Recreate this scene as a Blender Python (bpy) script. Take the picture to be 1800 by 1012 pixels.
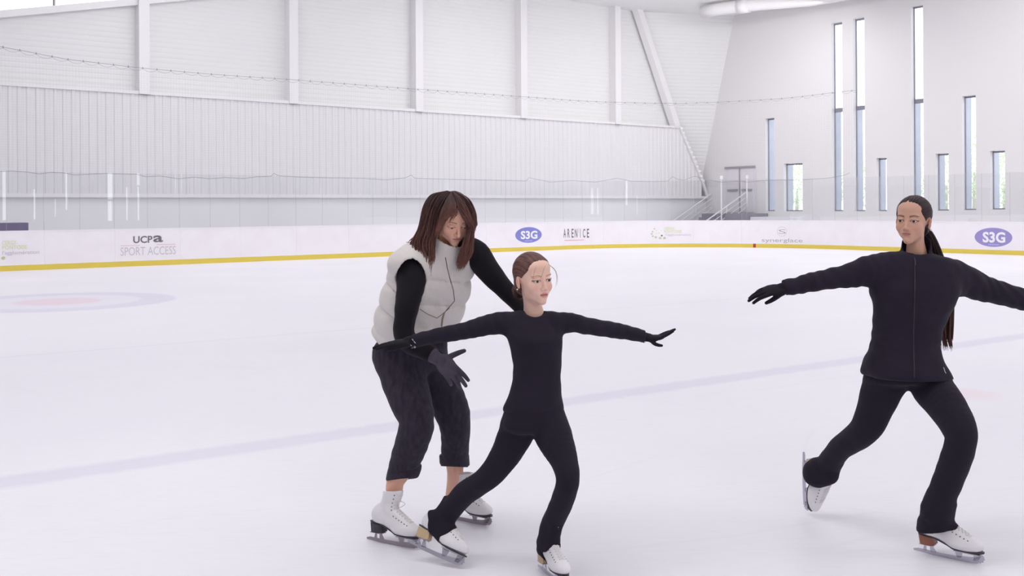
import bpy, bmesh, math, random
import numpy as np
from mathutils import Vector, Matrix

# ---------------------------------------------------------------- camera, world, lamps
for o in list(bpy.data.objects): bpy.data.objects.remove(o)
C = bpy.context.scene
COL = C.collection
S = 0.94                       # layout units -> metres
H = 1.58                       # eye height in layout units
F = 1800.0; CX = 900.0; HY = 365.5; ROLL = 0.0056

cam_d = bpy.data.cameras.new('camera'); cam = bpy.data.objects.new('camera', cam_d); COL.objects.link(cam)
cam_d.sensor_width = 36.0; cam_d.sensor_fit = 'HORIZONTAL'; cam_d.lens = 36.0
cam_d.shift_y = -(506.0 - HY) / 1800.0
cam_d.clip_end = 400
_r = Vector((1, 0, -ROLL)).normalized(); _u = Vector((ROLL, 0, 1)).normalized(); _b = _r.cross(_u)
_m = Matrix((_r, _u, _b)).transposed().to_4x4(); _m.translation = (0, 0, H * S)
cam.matrix_world = _m
C.camera = cam

W = bpy.data.worlds.new('sky'); C.world = W; W.use_nodes = True
wn = W.node_tree.nodes; wl = W.node_tree.links
bg = wn['Background']
tc = wn.new('ShaderNodeTexCoord'); sep = wn.new('ShaderNodeSeparateXYZ'); rmp = wn.new('ShaderNodeValToRGB')
wl.new(tc.outputs['Generated'], sep.inputs[0]); wl.new(sep.outputs['Z'], rmp.inputs[0]); wl.new(rmp.outputs[0], bg.inputs['Color'])
rmp.color_ramp.elements[0].color = (.93, .95, 1, 1); rmp.color_ramp.elements[1].color = (.84, .91, 1, 1)
bg.inputs['Strength'].default_value = 2.6

C.view_settings.view_transform = 'Standard'; C.view_settings.look = 'None'
C.view_settings.exposure = 0.0; C.view_settings.gamma = 1.0; C.view_settings.use_curve_mapping = False
C.cycles.max_bounces = 8; C.cycles.diffuse_bounces = 5; C.cycles.transparent_max_bounces = 24

UA = np.array([.7877, .6164]); VA = np.array([-.6164, .7877])      # rink axes: along the end boards, towards them
def uv(u, v, z=0.0): return np.array([UA[0]*u + VA[0]*v, UA[1]*u + VA[1]*v, z])
RZ = math.atan2(UA[1], UA[0])
LAMP_W = 187.0
for iu, u in enumerate((-12, 0, 12, 24, 33)):
    for iv, v in enumerate((-17, -6, 5, 16, 27)):
        ld = bpy.data.lights.new('ceiling_light', 'AREA'); ld.shape = 'RECTANGLE'; ld.size = 7.5 * S; ld.size_y = 3.0 * S
        ld.energy = LAMP_W * (0.82 if u < 5 and v > 5 else 1.0); ld.color = (1.0, .992, .985)
        lo = bpy.data.objects.new('ceiling_light', ld); COL.objects.link(lo)
        p = uv(u, v, 9.6 if u > 10 else (8.4 if u > 0 else 7.0)) * S
        lo.location = p; 
        tgt = (Vector(uv(.26, .36, 0))*1.0 + Vector((0, 0, -1))).normalized()      # tilt added to the lamps to brighten the far walls
        lo.rotation_euler = tgt.to_track_quat('-Z', 'Y').to_euler()

# ---------------------------------------------------------------- helpers
def P(x, y, D):
    """photo pixel at depth D (layout units) -> point in layout units"""
    dx = x - CX; dy = y - HY
    dx2 = dx - ROLL*dy; dy2 = dy + ROLL*dx
    return np.array([dx2/F*D, D, H - dy2/F*D])
def ray(x): return (x - CX)/F
def tag(o, label=None, cat=None, group=None, kind=None):
    if label: o['label'] = label
    if cat: o['category'] = cat
    if group: o['group'] = group
    if kind: o['kind'] = kind
    return o
ORG = {}
def empty(name, loc, label=None, cat=None, group=None):
    o = bpy.data.objects.new(name, None); COL.objects.link(o)
    o.location = Vector(loc)*S; o.empty_display_size = .2
    ORG[o.name] = np.array(loc, float)*S
    return tag(o, label, cat, group)
def mk(name, verts, faces, mat, parent=None, smooth=False, cols=None, label=None, mats=None, fm=None):
    """link ONE mesh object; verts in layout units (world); parented without moving it"""
    v = np.asarray(verts, float)*S
    org = np.zeros(3)
    if parent is not None:
        org = ORG[parent.name]
    elif len(v):
        org = np.array([(v[:, 0].min()+v[:, 0].max())/2, (v[:, 1].min()+v[:, 1].max())/2, v[:, 2].min()])
    me = bpy.data.meshes.new(name)
    if isinstance(faces, np.ndarray) and faces.shape[1] == 4:
        nf = len(faces); vv = (v-org).astype(np.float32)
        me.vertices.add(len(vv)); me.vertices.foreach_set('co', vv.ravel())
        me.loops.add(nf*4); me.loops.foreach_set('vertex_index', faces.astype(np.int32).ravel())
        me.polygons.add(nf); me.polygons.foreach_set('loop_start', np.arange(0, nf*4, 4, dtype=np.int32))
        me.update(calc_edges=True)
    else:
        me.from_pydata([tuple(a) for a in (v-org)], [], [tuple(int(i) for i in f) for f in faces])
    if smooth: me.polygons.foreach_set('use_smooth', [True]*len(me.polygons))
    if cols is not None:
        a = me.color_attributes.new('Col', 'FLOAT_COLOR', 'POINT')
        c = np.ones((len(v), 4), np.float32); c[:, :3] = cols
        a.data.foreach_set('color', c.ravel())
    for m in (mats or [mat]): me.materials.append(m)
    if fm is not None: me.polygons.foreach_set('material_index', np.asarray(fm, np.int32))
    me.validate()
    o = bpy.data.objects.new(name, me); COL.objects.link(o)
    if parent is not None:
        o.parent = parent; ORG[o.name] = org
    else:
        o.location = org; ORG[o.name] = org
    if label: o['label'] = label
    return o

class MB:
    def __init__(s): s.v = []; s.f = []
    def add(s, vs, fs):
        n = len(s.v); s.v += [np.asarray(a, float) for a in vs]; s.f += [tuple(i+n for i in f) for f in fs]; return s
    def box(s, c, hx, hy, hz, ex=(1,0,0), ey=(0,1,0), ez=(0,0,1)):
        c = np.asarray(c, float); ex, ey, ez = (np.asarray(a, float) for a in (ex, ey, ez))
        vs = [c + ex*hx*a + ey*hy*b + ez*hz*d for a in (-1,1) for b in (-1,1) for d in (-1,1)]
        return s.add(vs, [(0,1,3,2),(4,6,7,5),(0,4,5,1),(2,3,7,6),(0,2,6,4),(1,5,7,3)])
    def prism(s, poly, off):
        n = len(poly); off = np.asarray(off, float)
        vs = [np.asarray(p, float) for p in poly] + [np.asarray(p, float)+off for p in poly]
        fs = [tuple(range(n))[::-1], tuple(range(n, 2*n))] + [(i, (i+1) % n, n+(i+1) % n, n+i) for i in range(n)]
        return s.add(vs, fs)
    def tube(s, pts, r, n=8, caps=True, flat=None):
        pts = [np.asarray(p, float) for p in pts]; m = len(pts)
        rs = r if hasattr(r, '__len__') else [r]*m
        vs = []; up = None
        for i, p in enumerate(pts):
            t = pts[min(i+1, m-1)] - pts[max(i-1, 0)]; t = t/(np.linalg.norm(t)+1e-12)
            if up is None:
                a = np.array([0,0,1.]) if abs(t[2]) < .9 else np.array([1.,0,0])
                if flat is not None: a = np.asarray(flat, float)
                up = a
            e1 = np.cross(t, up); e1 /= np.linalg.norm(e1)+1e-12
            e2 = np.cross(e1, t); up = e2
            k = 1.0 if flat is None else .45
            for j in range(n):
                a = 2*math.pi*j/n
                vs.append(p + rs[i]*(math.cos(a)*e1 + k*math.sin(a)*e2))
        fs = [(i*n+j, i*n+(j+1) % n, (i+1)*n+(j+1) % n, (i+1)*n+j) for i in range(m-1) for j in range(n)]
        if caps: fs += [tuple(range(n))[::-1], tuple((m-1)*n+j for j in range(n))]
        return s.add(vs, fs)
    def build(s, name, mat, parent=None, smooth=False, **k):
        return mk(name, s.v, s.f, mat, parent, smooth, **k)

# ---------------------------------------------------------------- materials
def lin(r, g, b):
    f = lambda c: ((c/255)/12.92 if c/255 <= .04045 else (((c/255)+.055)/1.055)**2.4)
    return (f(r), f(g), f(b))
def mat(name, col, rough=.6, metal=0, spec=.5, noise=0, nscale=8, bump=0, bscale=60, sheen=0, attr=False, vary=None, stretch=None, coat=0):
    m = bpy.data.materials.new(name); m.use_nodes = True
    nt = m.node_tree; b = nt.nodes['Principled BSDF']; L = nt.links
    b.inputs['Roughness'].default_value = rough; b.inputs['Metallic'].default_value = metal
    b.inputs['Specular IOR Level'].default_value = spec
    b.inputs['Coat Weight'].default_value = coat
    if sheen: b.inputs['Sheen Weight'].default_value = sheen; b.inputs['Sheen Roughness'].default_value = .5
    tc = nt.nodes.new('ShaderNodeTexCoord'); src = tc.outputs['Object']
    if stretch:
        mp = nt.nodes.new('ShaderNodeMapping'); mp.inputs['Scale'].default_value = stretch; L.new(src, mp.inputs[0]); src = mp.outputs[0]
    out = None
    if attr:
        a = nt.nodes.new('ShaderNodeAttribute'); a.attribute_name = 'Col'; out = a.outputs['Color']
    n = nt.nodes.new('ShaderNodeTexNoise'); n.inputs['Scale'].default_value = nscale; n.inputs['Detail'].default_value = 5
    L.new(src, n.inputs['Vector'])
    mx = nt.nodes.new('ShaderNodeMix'); mx.data_type = 'RGBA'
    if out is None: mx.inputs['A'].default_value = (*col, 1)
    else: L.new(out, mx.inputs['A'])
    v = vary or tuple(c*.6 for c in col)
    mx.inputs['B'].default_value = (*v, 1)
    mr = nt.nodes.new('ShaderNodeMapRange'); mr.inputs['From Min'].default_value = .35; mr.inputs['From Max'].default_value = .75
    mr.inputs['To Max'].default_value = noise; L.new(n.outputs['Fac'], mr.inputs['Value']); L.new(mr.outputs[0], mx.inputs['Factor'])
    L.new(mx.outputs['Result'], b.inputs['Base Color'])
    if bump:
        n2 = nt.nodes.new('ShaderNodeTexNoise'); n2.inputs['Scale'].default_value = bscale; n2.inputs['Detail'].default_value = 4
        L.new(src, n2.inputs['Vector'])
        bm = nt.nodes.new('ShaderNodeBump'); bm.inputs['Strength'].default_value = bump; bm.inputs['Distance'].default_value = .01
        L.new(n2.outputs['Fac'], bm.inputs['Height']); L.new(bm.outputs[0], b.inputs['Normal'])
    return m

def mathn(nt, op, a, b=None):
    n = nt.nodes.new('ShaderNodeMath'); n.operation = op
    for i, q in enumerate((a, b)):
        if q is None: continue
        if isinstance(q, (int, float)): n.inputs[i].default_value = q
        else: nt.links.new(q, n.inputs[i])
    return n.outputs[0]
# ---------------------------------------------------------------- ice
def ice_material():
    m = bpy.data.materials.new('ice'); m.use_nodes = True; nt = m.node_tree; L = nt.links; b = nt.nodes['Principled BSDF']
    geo = nt.nodes.new('ShaderNodeNewGeometry'); pos = geo.outputs['Position']
    sp = nt.nodes.new('ShaderNodeSeparateXYZ'); L.new(pos, sp.inputs[0])
    nz = nt.nodes.new('ShaderNodeTexNoise'); nz.inputs['Scale'].default_value = .35; nz.inputs['Detail'].default_value = 3; L.new(pos, nz.inputs['Vector'])
    nf = nt.nodes.new('ShaderNodeTexNoise'); nf.inputs['Scale'].default_value = 9; nf.inputs['Detail'].default_value = 6; L.new(pos, nf.inputs['Vector'])
    wob = mathn(nt, 'MULTIPLY', mathn(nt, 'SUBTRACT', nf.outputs['Fac'], .5), .10)
    base = nt.nodes.new('ShaderNodeMix'); base.data_type = 'RGBA'
    base.inputs['A'].default_value = (*lin(248, 246, 252), 1); base.inputs['B'].default_value = (*lin(243, 241, 249), 1)
    mr = nt.nodes.new('ShaderNodeMapRange'); mr.inputs['From Min'].default_value = .3; mr.inputs['From Max'].default_value = .7
    L.new(nz.outputs['Fac'], mr.inputs['Value']); L.new(mr.outputs[0], base.inputs['Factor'])
    cur = base.outputs['Result']
    def over(mask, col, amt):
        nonlocal cur
        mx = nt.nodes.new('ShaderNodeMix'); mx.data_type = 'RGBA'; L.new(cur, mx.inputs['A']); mx.inputs['B'].default_value = (*col, 1)
        L.new(mathn(nt, 'MULTIPLY', mask, amt), mx.inputs['Factor']); cur = mx.outputs['Result']
    def soft(d, half, w):      # 1 inside |d|<half
        n = nt.nodes.new('ShaderNodeMapRange'); n.interpolation_type = 'SMOOTHSTEP'
        n.inputs['From Min'].default_value = half-w; n.inputs['From Max'].default_value = half+w
        n.inputs['To Min'].default_value = 1; n.inputs['To Max'].default_value = 0
        L.new(d, n.inputs['Value']); return n.outputs[0]
    th = math.radians(35.06)
    def linedist(p0):
        a = mathn(nt, 'MULTIPLY', mathn(nt, 'SUBTRACT', sp.outputs['X'], p0[0]*S), -math.sin(th))
        c = mathn(nt, 'MULTIPLY', mathn(nt, 'SUBTRACT', sp.outputs['Y'], p0[1]*S), math.cos(th))
        return mathn(nt, 'ABSOLUTE', mathn(nt, 'ADD', mathn(nt, 'ADD', a, c), wob))
    over(soft(linedist((-2.978, 5.956)), .145*S, .06), lin(206, 201, 226), .34)
    over(soft(linedist((-5.52, 11.04)), .035*S, .03), lin(236, 222, 230), .4)
    def radial(c):
        cb = nt.nodes.new('ShaderNodeCombineXYZ'); cb.inputs[0].default_value = c[0]*S; cb.inputs[1].default_value = c[1]*S
        d = nt.nodes.new('ShaderNodeVectorMath'); d.operation = 'DISTANCE'; L.new(pos, d.inputs[0]); L.new(cb.outputs[0], d.inputs[1])
        return mathn(nt, 'ADD', d.outputs['Value'], mathn(nt, 'MULTIPLY', wob, 1.3))
    r = radial((-7.9, 17.8))
    over(soft(r, 1.95*S, .06), lin(206, 200, 228), .40)
    over(soft(r, 1.36*S, .06), lin(240, 237, 247), 1)
    over(soft(r, .70*S, .10), lin(246, 190, 206), .36)
    r = radial(P(1690, 692, 8.62)[:2]); over(soft(r, .26, .12), lin(246, 214, 224), .35)
    # scratches from blades
    sc = nt.nodes.new('ShaderNodeTexVoronoi'); sc.feature = 'DISTANCE_TO_EDGE'; sc.inputs['Scale'].default_value = 1.1
    mp = nt.nodes.new('ShaderNodeMapping'); mp.inputs['Scale'].default_value = (.35, 1.6, 1); mp.inputs['Rotation'].default_value = (0, 0, .6)
    L.new(pos, mp.inputs[0])
    dist = nt.nodes.new('ShaderNodeMix'); dist.data_type = 'RGBA'; dist.inputs['Factor'].default_value = .12
    L.new(mp.outputs[0], dist.inputs['A']); L.new(nz.outputs['Color'], dist.inputs['B']); L.new(dist.outputs['Result'], sc.inputs['Vector'])
    over(soft(sc.outputs['Distance'], .004, .005), lin(226, 223, 238), .12)
    fine = nt.nodes.new('ShaderNodeTexNoise'); fine.inputs['Scale'].default_value = 26; fine.inputs['Detail'].default_value = 8
    mp2 = nt.nodes.new('ShaderNodeMapping'); mp2.inputs['Scale'].default_value = (.25, 1.5, 1); mp2.inputs['Rotation'].default_value = (0, 0, -.7)
    L.new(pos, mp2.inputs[0]); L.new(mp2.outputs[0], fine.inputs['Vector'])
    fr = nt.nodes.new('ShaderNodeMapRange'); fr.inputs['From Min'].default_value = .52; fr.inputs['From Max'].default_value = .72; L.new(fine.outputs['Fac'], fr.inputs['Value'])
    over(fr.outputs[0], lin(228, 225, 238), .16)
    L.new(cur, b.inputs['Base Color'])
    b.inputs['Roughness'].default_value = .38; b.inputs['Specular IOR Level'].default_value = .32
    rr = nt.nodes.new('ShaderNodeMapRange'); rr.inputs['To Min'].default_value = .30; rr.inputs['To Max'].default_value = .5
    L.new(fine.outputs['Fac'], rr.inputs['Value']); L.new(rr.outputs[0], b.inputs['Roughness'])
    bm = nt.nodes.new('ShaderNodeBump'); bm.inputs['Strength'].default_value = .12; bm.inputs['Distance'].default_value = .006
    L.new(fine.outputs['Fac'], bm.inputs['Height']); L.new(bm.outputs[0], b.inputs['Normal'])
    return m

# board path: straight end boards, rounded corner, straight side boards
VE, US, RAD = 29.3, 32.5, 7.0
S0 = -16.0
L1 = (US-RAD) - S0; L2 = RAD*math.pi/2
def path(s, off=0.0):
    """s along the boards from u=S0; off>0 away from the ice"""
    if s <= L1: return S0+s, VE+off
    if s <= L1+L2:
        a = (s-L1)/RAD; return US-RAD + (RAD+off)*math.sin(a), VE-RAD + (RAD+off)*math.cos(a)
    return US+off, VE-RAD-(s-L1-L2)
def pp(s, z, off=0.0):
    u, v = path(s, off); return uv(u, v, z)
def s_of_x(x):
    best = None
    for i in range(7600):
        s = i*.01
        p = pp(s, 0)
        if p[1] > 0:
            e = abs(p[0]/p[1] - ray(x))
            if best is None or e < best[0]: best = (e, s)
    return best[1]
LTOT = L1+L2+20.0

M = {}
M['ice'] = ice_material()
mk('floor', [uv(-20, -25, 0), uv(38.5, -25, 0), uv(38.5, 34, 0), uv(-20, 34, 0)], [(0, 1, 2, 3)], M['ice'])
tag(bpy.data.objects['floor'], 'white skating ice with faint painted lines', kind='structure')
C.view_layers[0].update()

M['board'] = mat('board_plastic', lin(246, 243, 248), .35, noise=.18, nscale=2.2, vary=lin(226, 214, 224), bump=.05, bscale=30)
M['kick'] = mat('kick_yellow', lin(228, 207, 84), .4, noise=.35, nscale=5, vary=lin(226, 190, 100))
M['cap'] = mat('board_cap', lin(244, 242, 248), .3)
M['red'] = mat('red_mark', lin(176, 60, 52), .5)
M['gsteel'] = mat('galvanised', lin(200, 200, 206), .4, metal=.3)

boards = empty('rink_boards', pp(L1-8, 0), 'long white dasher boards with yellow kick strip and sponsor marks around the ice', 'rink boards')
def strip(name, s0, s1, z0, z1, o0, o1, m, parent, n=None, **k):
    n = n or max(1, int((s1-s0)/.3)); mb = MB(); vs = []
    for i in range(n+1):
        s = s0+(s1-s0)*i/n
        vs += [pp(s, z0, o0), pp(s, z1, o0), pp(s, z1, o1), pp(s, z0, o1)]
    fs = [(i*4+j, i*4+(j+1) % 4, (i+1)*4+(j+1) % 4, (i+1)*4+j) for i in range(n) for j in range(4)]
    fs += [(3, 2, 1, 0), (n*4, n*4+1, n*4+2, n*4+3)]
    mb.add(vs, fs); return mb.build(name, m, parent, **k)
PW = 1.84
s75 = s_of_x(78)
npan = int(LTOT/PW)
s_start = s75 - PW*math.floor(s75/PW)
panels = []
for i in range(npan):
    a = s_start+i*PW; b_ = a+PW
    p_ = strip('board_panel', a+.0012, b_-.0012, .145, 1.03, 0, .09, M['board'], boards)
    panels.append((a, b_, p_))
    strip('kick_strip', a, b_, 0, .145, -.006, .09, M['kick'], p_)
strip('cap_rail', s_start, s_start+npan*PW, 1.03, 1.055, -.012, .11, M['cap'], boards)
sr = s_of_x(1326); strip('goal_mark', sr-.05, sr+.05, 0, .15, -.012, 0, M['red'], boards)

# ---- lettering on the boards
def panel_at(s):
    for a, b_, p_ in panels:
        if a <= s < b_: return p_
    return panels[-1][2]
def text_mesh(body, offset=0.0, shear=0.0):
    cu = bpy.data.curves.new('lettering', 'FONT'); cu.body = body; cu.align_x = 'CENTER'; cu.align_y = 'CENTER'
    cu.offset = offset; cu.shear = shear; cu.resolution_u = 3; cu.fill_mode = 'BOTH'; cu.extrude = 0.0
    o = bpy.data.objects.new('lettering_source', cu); COL.objects.link(o)
    dg = bpy.context.evaluated_depsgraph_get(); me = bpy.data.meshes.new_from_object(o.evaluated_get(dg))
    vs = np.array([v.co[:] for v in me.vertices]); fs = [tuple(p.vertices) for p in me.polygons]
    bpy.data.objects.remove(o); bpy.data.meshes.remove(me); bpy.data.curves.remove(cu)
    lo = vs.min(0); hi = vs.max(0)
    vs[:, 0] = (vs[:, 0]-(lo[0]+hi[0])/2)/(hi[0]-lo[0]); vs[:, 1] = (vs[:, 1]-(lo[1]+hi[1])/2)/(hi[1]-lo[1])
    return vs, fs            # unit box, centred
def zpx(x, y, s):
    D = pp(s, 0)[1]; hy = HY-ROLL*(x-CX); return H-(y-hy)/F*D
def lettering(name, body, x0, x1, y0, y1, m, offset=0.0, shear=0.0, d=.006, label=None):
    xc = (x0+x1)/2; s0 = s_of_x(x0); s1 = s_of_x(x1); sc = (s0+s1)/2; z0 = zpx(xc, y1, sc); z1 = zpx(xc, y0, sc)
    vs, fs = text_mesh(body, offset, shear)
    w = [pp(sc+(s1-s0)*p[0], (z0+z1)/2+(z1-z0)*p[1], -d) for p in vs]
    return mk(name, w, fs, m, panel_at(sc), label=label)
def disc(name, xc, yc, wx, hy_, m, d=.004, n=40, hole=0, label=None):
    s0 = s_of_x(xc-wx/2); s1 = s_of_x(xc+wx/2); sc = (s0+s1)/2; zc = zpx(xc, yc, sc); D = pp(sc, 0)[1]; rz = hy_/2/F*D
    vs = [pp(sc+(s1-s0)/2*math.cos(2*math.pi*i/n), zc+rz*math.sin(2*math.pi*i/n), -d) for i in range(n)]
    if hole:
        vs += [pp(sc+(s1-s0)/2*hole*math.cos(2*math.pi*i/n), zc+rz*hole*math.sin(2*math.pi*i/n), -d) for i in range(n)]
        fs = [(i, (i+1) % n, n+(i+1) % n, n+i) for i in range(n)]
    else: fs = [tuple(range(n))]
    return mk(name, vs, fs, m, panel_at(sc), label=label)
def bar(name, x0, x1, y0, y1, m, d=.005):
    s0 = s_of_x(x0); s1 = s_of_x(x1); sc = (s0+s1)/2; z0 = zpx((x0+x1)/2, y1, sc); z1 = zpx((x0+x1)/2, y0, sc)
    vs = [pp(s0, z0, -d), pp(s1, z0, -d), pp(s1, z1, -d), pp(s0, z1, -d)]
    return mk(name, vs, [(0, 1, 2, 3)], m, panel_at(sc))
M['ink'] = mat('ink_grey', lin(116, 110, 122), .5); M['inkp'] = mat('ink_pale', lin(206, 202, 212), .5)
M['inkg'] = mat('ink_green', lin(222, 230, 184), .5); M['inkgd'] = mat('ink_green_deep', lin(196, 208, 160), .5)
M['inkpk'] = mat('ink_pink', lin(236, 180, 200), .5); M['inkb'] = mat('ink_blue', lin(134, 136, 208), .5)
M['inkb2'] = mat('ink_violet', lin(156, 146, 205), .5)
M['inkb3'] = mat('ink_lilac', lin(178, 184, 234), .5); M['inkw'] = mat('ink_white', lin(245, 243, 250), .5); M['inkm'] = mat('ink_mid', lin(172, 166, 178), .5)
# grey capitals over a thin pink rule
lettering('lettering', 'UCP', 233.5, 267.5, 414.5, 427, M['ink'], .022)
lettering('lettering', 'a', 269, 286, 413.5, 425.5, M['ink'], .022)
bar('pink_rule', 212, 246, 431.0, 431.8, M['inkpk']); bar('pink_rule', 275, 308, 429.0, 429.8, M['inkpk'])
lettering('lettering', 'SPORT ACCESS', 211.5, 308.5, 433.5, 448, M['inkp'], -.004)
# left green mark
lettering('lettering', 'CERGY-', 3.5, 31, 422.5, 430, M['inkg'], .01)
lettering('lettering', 'PONTOISE', 3.5, 47, 430.8, 438, M['inkg'], .01)
lettering('lettering', "l'agglomération", 4, 68.5, 440, 448.5, M['inkp'], .004)
disc('logo_dot', 5, 453.5, 7, 6, M['inkgd'], n=16); disc('logo_dot', -5, 446, 6, 6, M['ink'], n=16)
# blue ovals
for xc, yc, w, h_, mm, tx in ((928.5, 412.8, 46.5, 27.5, 'inkb', (915, 944, 405.5, 420)), (1746, 417, 66.5, 33.5, 'inkb2', (1727, 1767, 407.5, 426.5))):
    disc('blue_oval', xc, yc, w, h_, M[mm], label='violet blue oval emblem')
    lettering('lettering', 'S3G', *tx, M['inkw'], .035, d=.010)
    bar('small_line', xc-w*.14, xc+w*.15, yc+h_*.35, yc+h_*.41, M['inkb3'], d=.008)
# tall thin letters
for i, (ch, a, b2) in enumerate((('A', 990, 994.3), ('R', 997, 1001), ('E', 1004.2, 1008), ('N', 1010, 1014.5), ('I', 1019.3, 1020.2), ('C', 1024, 1028.4), ('E', 1031.5, 1035.2))):
    lettering('lettering', ch, a, b2, 402, 417.5, M['ink'], .012)
bar('pink_tick', 1016.2, 1017.1, 401.5, 409, M['inkpk']); bar('pink_rule', 992, 1026, 421.3, 422.6, M['inkpk'])
# second green mark: an arc of dots, then two lines of words
dots = [(1147, 407, 3), (1145.5, 411, 3), (1147, 415, 3.2), (1152.5, 416.8, 4), (1160, 418.2, 4.4), (1167.5, 418.2, 4.4), (1163, 414, 3), (1158, 409.5, 2.4), (1153, 410, 2), (1150, 402, 3), (1154, 404.5, 2), (1158, 401.6, 1.6), (1162, 404.5, 1.6)]
for x, y, r in dots: disc('logo_dot', x, y, r*1.1, r*.9, M['inkgd'] if r > 2.5 else M['inkg'], n=12)
disc('logo_dot', 1163, 413.9, 3.2, 2.8, M['ink'], d=.006, n=12)
lettering('lettering', 'CERGY-', 1167, 1187, 399, 403.6, M['inkg'], .015); lettering('lettering', 'PONTOISE', 1167, 1198, 404.2, 409.2, M['inkg'], .015)
lettering('lettering', "l'agglomération", 1170, 1214, 410.4, 415.2, M['inkp'], .004)
# wide lower-case mark in the corner
disc('ring_emblem', 1374.3, 406.8, 17, 17, M['inkp'], hole=.93)
lettering('lettering', 'S', 1368.5, 1381, 403.2, 410.8, M['inkm'], -.01)
lettering('lettering', 'synerglace', 1338.5, 1410.5, 418.8, 427.5, M['inkm'], -.006)

# ---------------------------------------------------------------- glass on the boards
def glass_material(name, refl=.06, tint=(.97, .975, .98)):
    m = bpy.data.materials.new(name); m.use_nodes = True; nt = m.node_tree; L = nt.links
    nt.nodes.remove(nt.nodes['Principled BSDF']); out = nt.nodes['Material Output']
    tr = nt.nodes.new('ShaderNodeBsdfTransparent'); tr.inputs[0].default_value = (*tint, 1)
    gl = nt.nodes.new('ShaderNodeBsdfGlossy'); gl.inputs['Roughness'].default_value = .0; gl.inputs['Color'].default_value = (1, 1, 1, 1)
    lw = nt.nodes.new('ShaderNodeLayerWeight'); lw.inputs['Blend'].default_value = .25
    f = mathn(nt, 'ADD', mathn(nt, 'MULTIPLY', lw.outputs['Fresnel'], .5), refl)
    mx = nt.nodes.new('ShaderNodeMixShader'); L.new(f, mx.inputs[0]); L.new(tr.outputs[0], mx.inputs[1]); L.new(gl.outputs[0], mx.inputs[2])
    L.new(mx.outputs[0], out.inputs['Surface']); return m
M['glass'] = glass_material('clear_pane', .055)
M['wglass'] = glass_material('window_glass', .02, (.98, .985, 1))
M['seam'] = mat('seam_rubber', lin(186, 186, 194), .5)
gl = empty('rink_glass', pp(L1-8, 1.055), 'tall clear protective glass panes standing on top of the rink boards', 'protective glass')
GW = .92; random.seed(4)
ng = int(npan*PW/GW)
for i in range(ng):
    a = s_start+i*GW; b_ = a+GW
    tz = random.uniform(-.0008, .0008); ty = random.uniform(-.0012, .0012)
    vs = []
    for s_, e in ((a+.006, -1), (b_-.006, 1)):
        for z in (1.055, 2.62):
            for o_ in (.04, .052): vs.append(pp(s_, z, o_+e*tz*2+(z-1.8)*ty))
    mk('glass_pane', vs, [(0, 1, 3, 2), (4, 6, 7, 5), (0, 2, 6, 4), (1, 5, 7, 3), (0, 4, 5, 1), (2, 3, 7, 6)], M['glass'], gl)
for i in range(ng+1):
    a = s_start+i*GW; mb = MB(); u_, v_ = path(a, .046); q = uv(u_, v_)
    mb.box((q[0], q[1], 1.84), .003, .003, .78)
    mb.build('glass_seam', M['seam'], gl)

# ---------------------------------------------------------------- safety net hung behind the glass
M['cable'] = mat('dark_cable', lin(150, 146, 154), .5); M['rope'] = mat('net_rope', lin(160, 158, 164), .6)
netm = bpy.data.materials.new('net_weave'); netm.use_nodes = True; nt = netm.node_tree
b = nt.nodes['Principled BSDF']; b.inputs['Base Color'].default_value = (*lin(235, 233, 238), 1); b.inputs['Roughness'].default_value = .8
tc = nt.nodes.new('ShaderNodeTexCoord'); sp = nt.nodes.new('ShaderNodeSeparateXYZ'); nt.links.new(tc.outputs['Object'], sp.inputs[0])
k_ = []
for ax in ('X', 'Z'):
    fr = mathn(nt, 'FRACT', mathn(nt, 'MULTIPLY', sp.outputs[ax], 16.0)); k_.append(mathn(nt, 'LESS_THAN', fr, .05))
nt.links.new(mathn(nt, 'MULTIPLY', mathn(nt, 'MAXIMUM', k_[0], k_[1]), .22), b.inputs['Alpha'])
net = empty('safety_net', pp(L1-8, 2.6), 'thin white safety net strung from a sagging cable above the glass', 'safety net')
s_end = s_of_x(1512); s_bot_end = s_of_x(1490)
SN = 14.0; nl_ = s_end-SN; nb_ = s_bot_end-SN
n = 220
def cab_z(s):
    # cable height: highest at its right end, slight sag
    t = s/s_end
    x = [0, .16, .3, .5, .7, .85, 1.0]; 
    return 5.72
px_pts = [(0, 80), (120, 103), (245, 118), (380, 130), (514, 139), (734, 156), (918, 169), (1083, 179), (1200, 181), (1280, 178), (1380, 172), (1465, 162), (1512, 157)]
sk = [s_of_x(x) for x, y in px_pts]; zk = [zpx(x, y, s) for (x, y), s in zip(px_pts, sk)]
sk = [0]+sk; zk = [zk[0]+.05]+zk
def cz(s): return float(np.interp(s, sk, zk))
mb = MB(); mb.tube([pp(SN+nl_*i/n, cz(SN+nl_*i/n), .12) for i in range(n+1)], .0065, 6); mb.build('cable', M['cable'], net)
mb = MB(); rg = MB(); nsc = int(nl_/.40)
for i in range(nsc):
    a = SN+nl_*i/nsc; b_ = SN+nl_*(i+1)/nsc
    mb.tube([pp(a+(b_-a)*j/8, cz(a+(b_-a)*j/8)-.012-.075*math.sin(math.pi*j/8)**.8, .12) for j in range(9)], .004, 4)
    q = pp(a, cz(a), .12); MB().box(q, .009, .009, .028).build('cable_clip', M['cable'], net)
mb.build('net_edge_rope', M['rope'], net)
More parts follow.
